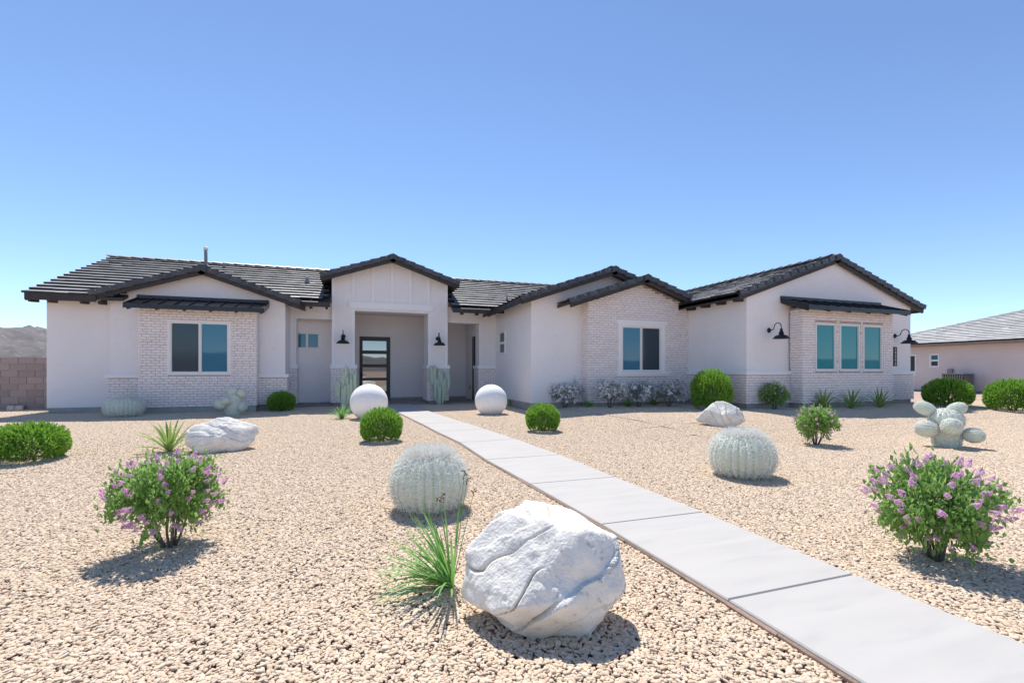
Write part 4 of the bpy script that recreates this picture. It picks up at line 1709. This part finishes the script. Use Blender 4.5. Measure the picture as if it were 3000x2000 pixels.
def boulder(px, py, hull, scale, label, sub=6, seed=1, p=16, strata=(.4, .2, 1.0), sfreq=22, rough=.02, grooves=.012, depth=0.0, ledge=.03):
    x, y, z, d = G(px, py)
    x += SY * depth
    y += CY * depth
    z = gz(x, y)
    bm = bmesh.new()
    H = [Vector(h) * scale for h in hull]
    for h in H:
        bm.verts.new(h)
    bmesh.ops.convex_hull(bm, input=bm.verts)
    c = sum(H, Vector()) / len(H)
    pl = []
    bm.normal_update()
    for f in bm.faces:
        n = f.normal
        o = (f.verts[0].co - c).dot(n)
        if o < 0:
            n, o = -n, -o
        pl.append((n[:], max(o, .02)))
    bm.free()
    Nn = np.array([q[0] for q in pl])
    Of = np.array([q[1] for q in pl])
    v, f = ico(sub)
    q = np.maximum(v @ Nn.T, 0) / Of
    r = ((q ** p).sum(1)) ** (-1 / p)
    P = v * r[:, None]
    sdn = Vector(strata).normalized()
    out_ = []
    T = []
    for i, pt in enumerate(P):
        a = Vector(pt) / scale
        s = Vector((seed * 3.1, seed * 1.7, 0))
        n1 = mnoise.fractal(a * 3.2 + s, 1, 2, 4)
        n2 = mnoise.fractal(a * 14 + s, 1, 2, 4)
        w = a.dot(sdn) + .10 * mnoise.noise(a * 2.2 + s) + .03 * mnoise.noise(a * 7 + s)
        g = abs(math.sin(w * sfreq))
        mask = max(0, mnoise.noise(a * 1.9 + s * 2) + .32)
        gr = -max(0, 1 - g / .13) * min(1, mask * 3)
        k = 1 + (n1 * rough * 1.7 + n2 * rough * .34) / max(r[i] / scale, .1)
        q_ = Vector(v[i])
        st = w * sfreq * .13 + .25 * mnoise.noise(a * 1.3 - s)
        led = ((st - math.floor(st)) - .5) * ledge * min(1, max(0, mnoise.noise(a * 1.5 + s * 3) + .45) * 2)
        nd = a * scale * k + q_ * (gr * grooves + led) * scale
        out_.append((nd + c)[:])
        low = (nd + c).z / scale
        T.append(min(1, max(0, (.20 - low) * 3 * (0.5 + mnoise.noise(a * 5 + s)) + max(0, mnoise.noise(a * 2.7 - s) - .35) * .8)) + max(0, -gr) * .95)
    P = np.array(out_)
    P[:, 2] = np.maximum(P[:, 2], -.03)
    # hull axes are (image right, towards the camera, up)
    hd = math.hypot(x, y)
    Wd = np.stack([x + y / hd * P[:, 0] - x / hd * P[:, 1], y - x / hd * P[:, 0] - y / hd * P[:, 1], z + P[:, 2]], 1)
    build('boulder', Wd, f, M['rock'], None, True, np.clip(T, 0, 1), label=label, cat='boulder', group='white limestone boulders')


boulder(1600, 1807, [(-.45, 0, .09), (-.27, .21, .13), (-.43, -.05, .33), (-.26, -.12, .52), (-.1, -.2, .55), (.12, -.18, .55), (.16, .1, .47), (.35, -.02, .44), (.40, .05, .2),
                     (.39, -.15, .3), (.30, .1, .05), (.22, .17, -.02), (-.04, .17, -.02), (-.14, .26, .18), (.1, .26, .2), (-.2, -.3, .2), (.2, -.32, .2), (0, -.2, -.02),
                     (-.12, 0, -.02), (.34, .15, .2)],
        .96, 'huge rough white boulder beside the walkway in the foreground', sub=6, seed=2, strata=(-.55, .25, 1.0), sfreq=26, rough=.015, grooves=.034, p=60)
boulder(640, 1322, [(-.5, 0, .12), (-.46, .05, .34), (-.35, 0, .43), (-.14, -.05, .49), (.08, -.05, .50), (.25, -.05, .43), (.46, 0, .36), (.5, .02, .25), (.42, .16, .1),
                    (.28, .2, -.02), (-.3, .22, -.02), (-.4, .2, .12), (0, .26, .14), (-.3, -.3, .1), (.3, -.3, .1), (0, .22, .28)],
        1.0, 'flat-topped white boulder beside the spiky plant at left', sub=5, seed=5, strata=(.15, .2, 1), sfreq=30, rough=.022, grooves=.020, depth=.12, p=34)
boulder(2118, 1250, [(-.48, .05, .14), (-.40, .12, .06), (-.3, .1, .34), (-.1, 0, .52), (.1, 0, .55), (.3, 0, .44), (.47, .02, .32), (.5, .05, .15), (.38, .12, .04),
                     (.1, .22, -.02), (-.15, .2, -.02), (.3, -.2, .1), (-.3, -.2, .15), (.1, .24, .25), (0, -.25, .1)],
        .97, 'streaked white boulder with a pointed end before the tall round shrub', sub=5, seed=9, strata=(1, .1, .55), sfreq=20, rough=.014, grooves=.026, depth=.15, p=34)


# ---- agaves ----------------------------------------------------------------------------
def strap(m, base, az, ln, wd, el0, el1, t, n=7, fold=.25):
    """one strap leaf arching from elevation el0 to el1"""
    p = Vector(base)
    V = []
    for i in range(n + 1):
        q = i / n
        el = el0 + (el1 - el0) * q
        w = wd * (math.sin(math.pi * min(1, .12 + q * .88)) ** .7 if q < 1 else 0) + .0006
        sdv = Vector((-math.sin(az), math.cos(az), 0))
        d = Vector((math.cos(az) * math.cos(el), math.sin(az) * math.cos(el), math.sin(el)))
        up = sdv.cross(d)
        up = -up if up.z < 0 else up
        V += [p - sdv * w / 2 + up * w * fold, p.copy(), p + sdv * w / 2 + up * w * fold]
        p = p + d * ln / n
    F_ = []
    for i in range(n):
        a = i * 3
        F_ += [(a, a + 1, a + 4, a + 3), (a + 1, a + 2, a + 5, a + 4)]
    m.v_ = None
    k = len(m.v)
    m.v += [tuple(v) for v in V]
    m.f += [tuple(i + k for i in q) for q in F_]
    m.t += [t + .45, t, t + .45] * (n + 1)


def agave(px, py, hpx, label, seed, nl=30, spread=1.0):
    x, y, z, d = G(px, py)
    H = hpx * d / FPX
    rs = random.Random(seed)
    t = empty('agave', (x, y, z), label=label, cat='agave', group='spiky green agaves')
    for i in range(nl):
        q = i / nl
        el = R(84) - q * R(52) * spread + rs.gauss(0, .06)
        m = MB()
        az = i * 2.39996 + rs.random() * .3
        strap(m, (x + math.cos(az) * .015, y + math.sin(az) * .015, z - .01), az, H * rs.uniform(.92, 1.12) * (1 if q < .7 else .9), H * .085, el, el - R(12 + 32 * q), rs.uniform(0, .35) + (.15 if q > .8 else 0))
        m.t = [min(1, v) for v in m.t]
        m.out('leaf', M['agave'], t, True)


agave(497, 1322, 100, 'spiky green agave tucked against the flat-topped boulder', 3, 26)
agave(2412, 1197, 61, 'leftmost of three spiky agaves under the three-window bay', 5, 24, 1.15)
agave(2494, 1196, 61, 'middle of three spiky agaves under the three-window bay', 6, 24, 1.15)
agave(2577, 1193, 60, 'rightmost of three spiky agaves under the three-window bay', 8, 24, 1.15)


# ---- grasses -----------------------------------------------------------------------------
def grass(px, py, hpx, label, seed, nb_=60, lean=0.0, stalks=(), wd=.008, spread=R(55)):
    x, y, z, d = G(px, py)
    H = hpx * d / FPX
    rs = random.Random(seed)
    t = empty('grass_clump', (x, y, z), label=label, cat='grass clump', group='tufts of ornamental grass')
    m = MB()
    for i in range(nb_):
        az = rs.random() * 2 * math.pi
        out_ = rs.random() ** .7
        el = R(88) - out_ * spread
        if lean:                                           # combed to the picture's left, away from the boulder
            az = math.atan2(SY, -CY) + rs.gauss(0, .75)
        r0 = H * .07 * rs.random()
        strap(m, (x + math.cos(az) * r0, y + math.sin(az) * r0, z - .01), az, H * rs.uniform(.6, 1.1), wd * rs.uniform(.7, 1.2), el, el - R(rs.uniform(8, 60)) * (.4 + out_),
              rs.random() * .5, 6, .3)
    m.t = [min(1, v) for v in m.t]
    m.out('blades', M['grass'], t, True, kind='stuff')
    for (sx, sy, hx) in stalks:
        a = ray(sx, sy)
        T = Vector((a[0] * d, a[1] * d, EZ + a[2] * d))
        B = Vector((x, y, z))
        k = MB()
        k.tube([B, B.lerp(T, .5) + Vector((0, 0, .01)), T], [.0025, .002, .0014], 6)
        st = k.out('stalk', M['grass'], t)
        h = MB()
        for q in range(9):
            c = T + Vector((rs.gauss(0, .012), rs.gauss(0, .01), rs.uniform(-.035, .004)))
            h.tube([c, c + Vector((rs.gauss(0, .008), rs.gauss(0, .006), .010))], [.0035, .001], 5)
        h.out('seed_head', M['seed'], st)


grass(1325, 1716, 250, 'tall green grass with brown seed heads beside the huge boulder', 4, 85, 1.0,
      [(1361, 1378, 0), (1391, 1430, 0), (1297, 1450, 0), (1286, 1462, 0), (1369, 1400, 0)], .0125, R(62))
grass(1001, 1226, 48, 'fine grass tuft left of the left stone sphere', 5, 60, 0, (), .02)
grass(1499, 1189, 28, 'tiny grass tuft right of the right stone sphere', 6, 36, 0, (), .02)
grass(1722, 1192, 34, 'low grass tuft right of the first white-flowered bush', 7, 40, 0, (), .024)
grass(1838, 1191, 36, 'low grass tuft between the second and third white-flowered bushes', 8, 40, 0, (), .024)
grass(1917, 1186, 36, 'low grass tuft between the third and fourth white-flowered bushes', 9, 40, 0, (), .024)


# ---- flowering bushes ----------------------------------------------------------------------
def bush_skeleton(rs, nstem, H, Wd, fork=3):
    """stems spreading from the base; returns polylines and the tips of their forks"""
    stems, tips = [], []
    for i in range(nstem):
        a = 2 * math.pi * i / nstem + rs.gauss(0, .3)
        o = rs.uniform(.25, .9)
        b = Vector((math.cos(a) * .04 * Wd, math.sin(a) * .04 * Wd, -.02))
        mid_ = Vector((math.cos(a) * o * .22 * Wd, math.sin(a) * o * .22 * Wd, H * .38))
        top = Vector((math.cos(a) * o * .36 * Wd, math.sin(a) * o * .36 * Wd, H * (.86 - .25 * o)))
        br = []
        for k in range(fork):
            a2 = a + rs.gauss(0, .8)
            st = mid_.lerp(top, rs.random()) if fork < 5 else mid_.lerp(top, rs.uniform(-.45, 1))
            en = st + Vector((math.cos(a2) * Wd * .2, math.sin(a2) * Wd * .2, H * rs.uniform(.02, .28)))
            br.append([st, st.lerp(en, .5) + Vector((0, 0, .01)), en])
            tips.append(en)
        stems.append(([b, b.lerp(mid_, .5) + Vector((rs.gauss(0, .01), rs.gauss(0, .01), 0)), mid_, top], br))
        tips.append(top)
    return stems, tips


def panicle(seed):
    """a lilac flower cluster: a cone of little four-petal florets, pointing up, unit length"""
    rng = np.random.default_rng(seed)
    n = 85
    t = rng.random(n) ** .8
    a = rng.random(n) * 2 * math.pi
    r = (.40 * (1 - t) ** .8 + .05) * rng.uniform(.8, 1.1, n) * (1 + .25 * np.sin(a * 3 + seed))
    C = np.stack([np.cos(a) * r, np.sin(a) * r, t], 1)
    D = np.stack([np.cos(a), np.sin(a), .35 + .3 * t], 1)
    D /= np.linalg.norm(D, axis=1, keepdims=True)
    parts = []
    for k in range(4):
        s = np.cross(D, rng.normal(size=(n, 3)) * .0 + np.array([.3, .2, 1.0]))
        s /= np.linalg.norm(s, axis=1, keepdims=True)
        b = np.cross(D, s)
        th = k * math.pi / 2 + .4
        pd = s * math.cos(th) + b * math.sin(th) + D * .25
        parts.append(spray(rng, C, pd, np.full(n, .115), np.full(n, .10), np.clip(rng.normal(.35, .3, n), 0, 1)))
    V, F_, T = cat(parts)
    me_ = mesh_np('flower_cluster', V, F_, False, T)
    me_.materials.append(M['lilac'])
    return me_


PAN = [panicle(i) for i in range(3)]


def lilac_crown(seed, nl=6500, gap=1.0):
    """unit crown (radius 1, height 1) of heart-shaped leaves with uneven lobes and gaps"""
    rng = np.random.default_rng(seed)
    rs = random.Random(seed)
    nb = 90
    C = []
    for i in range(nb):
        u = rs.uniform(-.72, 1)
        a = i * 2.39996
        k = rs.uniform(.45, .96)
        rr = math.sqrt(max(0, 1 - max(u, 0) ** 2)) * (1 + min(u, 0) * .72)
        C.append((math.cos(a) * rr * k, math.sin(a) * rr * k, .52 + .45 * u * k))
    C = np.array(C)
    idx = rng.integers(0, nb, nl)
    P = C[idx] + rng.normal(0, .09, (nl, 3)) * np.array([1, 1, .8])
    D = P - np.array([0, 0, .30])
    D /= np.linalg.norm(D, axis=1, keepdims=True)
    D = D + rng.normal(0, .55, (nl, 3))
    D[:, 2] -= .15
    V, F_, T = spray(rng, P, D, rng.uniform(.06, .095, nl), rng.uniform(.045, .066, nl), np.clip(rng.normal(.3, .3, nl), 0, 1), 1.0)
    me_ = mesh_np('foliage', V, F_, False, T)
    me_.materials.append(M['lilacleaf'])
    return me_, C


LC = [lilac_crown(3), lilac_crown(8)]


def lilac(px, py, wpx, hpx, label, seed, nfl, which):
    x, y, z, d = G(px, py)
    Wd, H = wpx * d / FPX * .92, hpx * d / FPX * .98
    rs = random.Random(seed)
    t = empty('lilac_bush', (x, y, z), rz=seed * .7, label=label, cat='bush', group='purple flowering lilac bushes')
    me_, C = LC[which]
    f = place('foliage', me_, None, (0, 0, 0))
    f.parent = t
    f.scale = (Wd / 2 * .90, Wd / 2 * .90, H * .98)
    stems, tips = bush_skeleton(rs, 11, H, Wd)
    for main_, br in stems:
        m = MB()
        r0 = Wd * .0115
        m.tube(main_, [r0, r0 * .85, r0 * .6, r0 * .25], 7)
        for b in br:
            m.tube(b, [r0 * .45, r0 * .3, r0 * .15], 5)
        me2 = mesh_np('stem', m.v, m.f, True, m.t)
        o = place('stem', me2, M['twig'], (0, 0, 0))
        o.parent = t
    dirs = []
    for i in range(nfl):
        u = 1 - 1.68 * (i + .5) / nfl
        a = i * 2.39996 + rs.gauss(0, .2)
        rr = math.sqrt(max(0, 1 - max(u, 0) ** 2)) * (1 + min(u, 0) * .72)
        k = rs.uniform(.86, 1.02)
        c = Vector((math.cos(a) * rr * k * Wd / 2 * .90, math.sin(a) * rr * k * Wd / 2 * .90, (.52 + .45 * u * k) * H))
        dv = Vector((math.cos(a) * rr, math.sin(a) * rr, .35 + u * .8)).normalized()
        o = place('flower_cluster', PAN[i % 3], None, (0, 0, 0))
        o.parent = t
        o.location = c
        o.rotation_euler = dv.to_track_quat('Z', 'Y').to_euler()
        s = Wd * rs.uniform(.055, .085)
        o.scale = (s * .85, s * .85, s)


lilac(498, 1600, 335, 278, 'large purple lilac bush in the left foreground', 1, 96, 0)
lilac(2742, 1637, 370, 306, 'large purple lilac bush in the right foreground', 2, 104, 1)
lilac(2390, 1302, 132, 117, 'mid-sized purple lilac bush in the gravel before the agaves', 3, 52, 0)
lilac(2268, 1198, 92, 82, 'small purple lilac bush against the garage brick base', 4, 48, 1)


def white_bush(px, py, wpx, hpx, label, seed):
    x, y, z, d = G(px, py)
    Wd, H = wpx * d / FPX, hpx * d / FPX
    rs = random.Random(seed)
    rng = np.random.default_rng(seed)
    t = empty('flowering_bush', (x, y, z), rz=seed, label=label, cat='bush', group='white-flowered silver bushes')
    stems, tips = bush_skeleton(rs, 8, H * .95, Wd * 1.15, 6)
    m = MB()
    for main_, br in stems:
        m.tube(main_, [.009, .008, .006, .003], 6)
        for b in br:
            m.tube(b, [.005, .004, .002], 5)
    o = place('stems', mesh_np('stems', m.v, m.f, True, m.t), M['twig'], (0, 0, 0))
    o.parent = t
    tp = np.array([v[:] for v in tips])
    n = 3200
    P = tp[rng.integers(0, len(tp), n)] + rng.normal(0, .065, (n, 3)) * np.array([1, 1, 1.2])
    D = rng.normal(0, 1, (n, 3)) + np.array([0, 0, .4])
    V, F_, T = spray(rng, P, D, rng.uniform(.035, .06, n), rng.uniform(.016, .024, n), rng.random(n))
    o = place('foliage', mesh_np('foliage', V, F_, False, T), M['silver'], (0, 0, 0))
    o.parent = t
    fl = []
    for i in range(190):
        c = tips[rs.randrange(len(tips))] + Vector((rs.gauss(0, .06), rs.gauss(0, .06), rs.gauss(.02, .06)))
        ow = Vector((c.x, c.y, 0))
        c += ow.normalized() * .05
        nd = (ow.normalized() * .8 + Vector((rs.gauss(0, .3), rs.gauss(0, .3), .55))).normalized()
        s = nd.orthogonal().normalized()
        b = nd.cross(s)
        pd = np.array([(s * math.cos(q * 1.2566) + b * math.sin(q * 1.2566) + nd * .2)[:] for q in range(5)])
        fl.append(spray(rng, np.repeat(np.array([c[:]]), 5, 0), pd, np.full(5, .062), np.full(5, .050), np.zeros(5)))
    V, F_, T = cat(fl)
    o = place('flowers', mesh_np('flowers', V, F_, False, T), M['white'], (0, 0, 0), kind='stuff')
    o.parent = t


white_bush(1656, 1194, 90, 76, 'white-flowered silver bush before the plain stucco wall, left of its row', 21)
white_bush(1786, 1194, 80, 74, 'second white-flowered silver bush from the left, before the brick pop-out', 22)
white_bush(1872, 1191, 74, 74, 'third white-flowered silver bush from the left, under the trimmed window', 23)
white_bush(1960, 1190, 86, 74, 'rightmost white-flowered silver bush before the brick pop-out', 24)
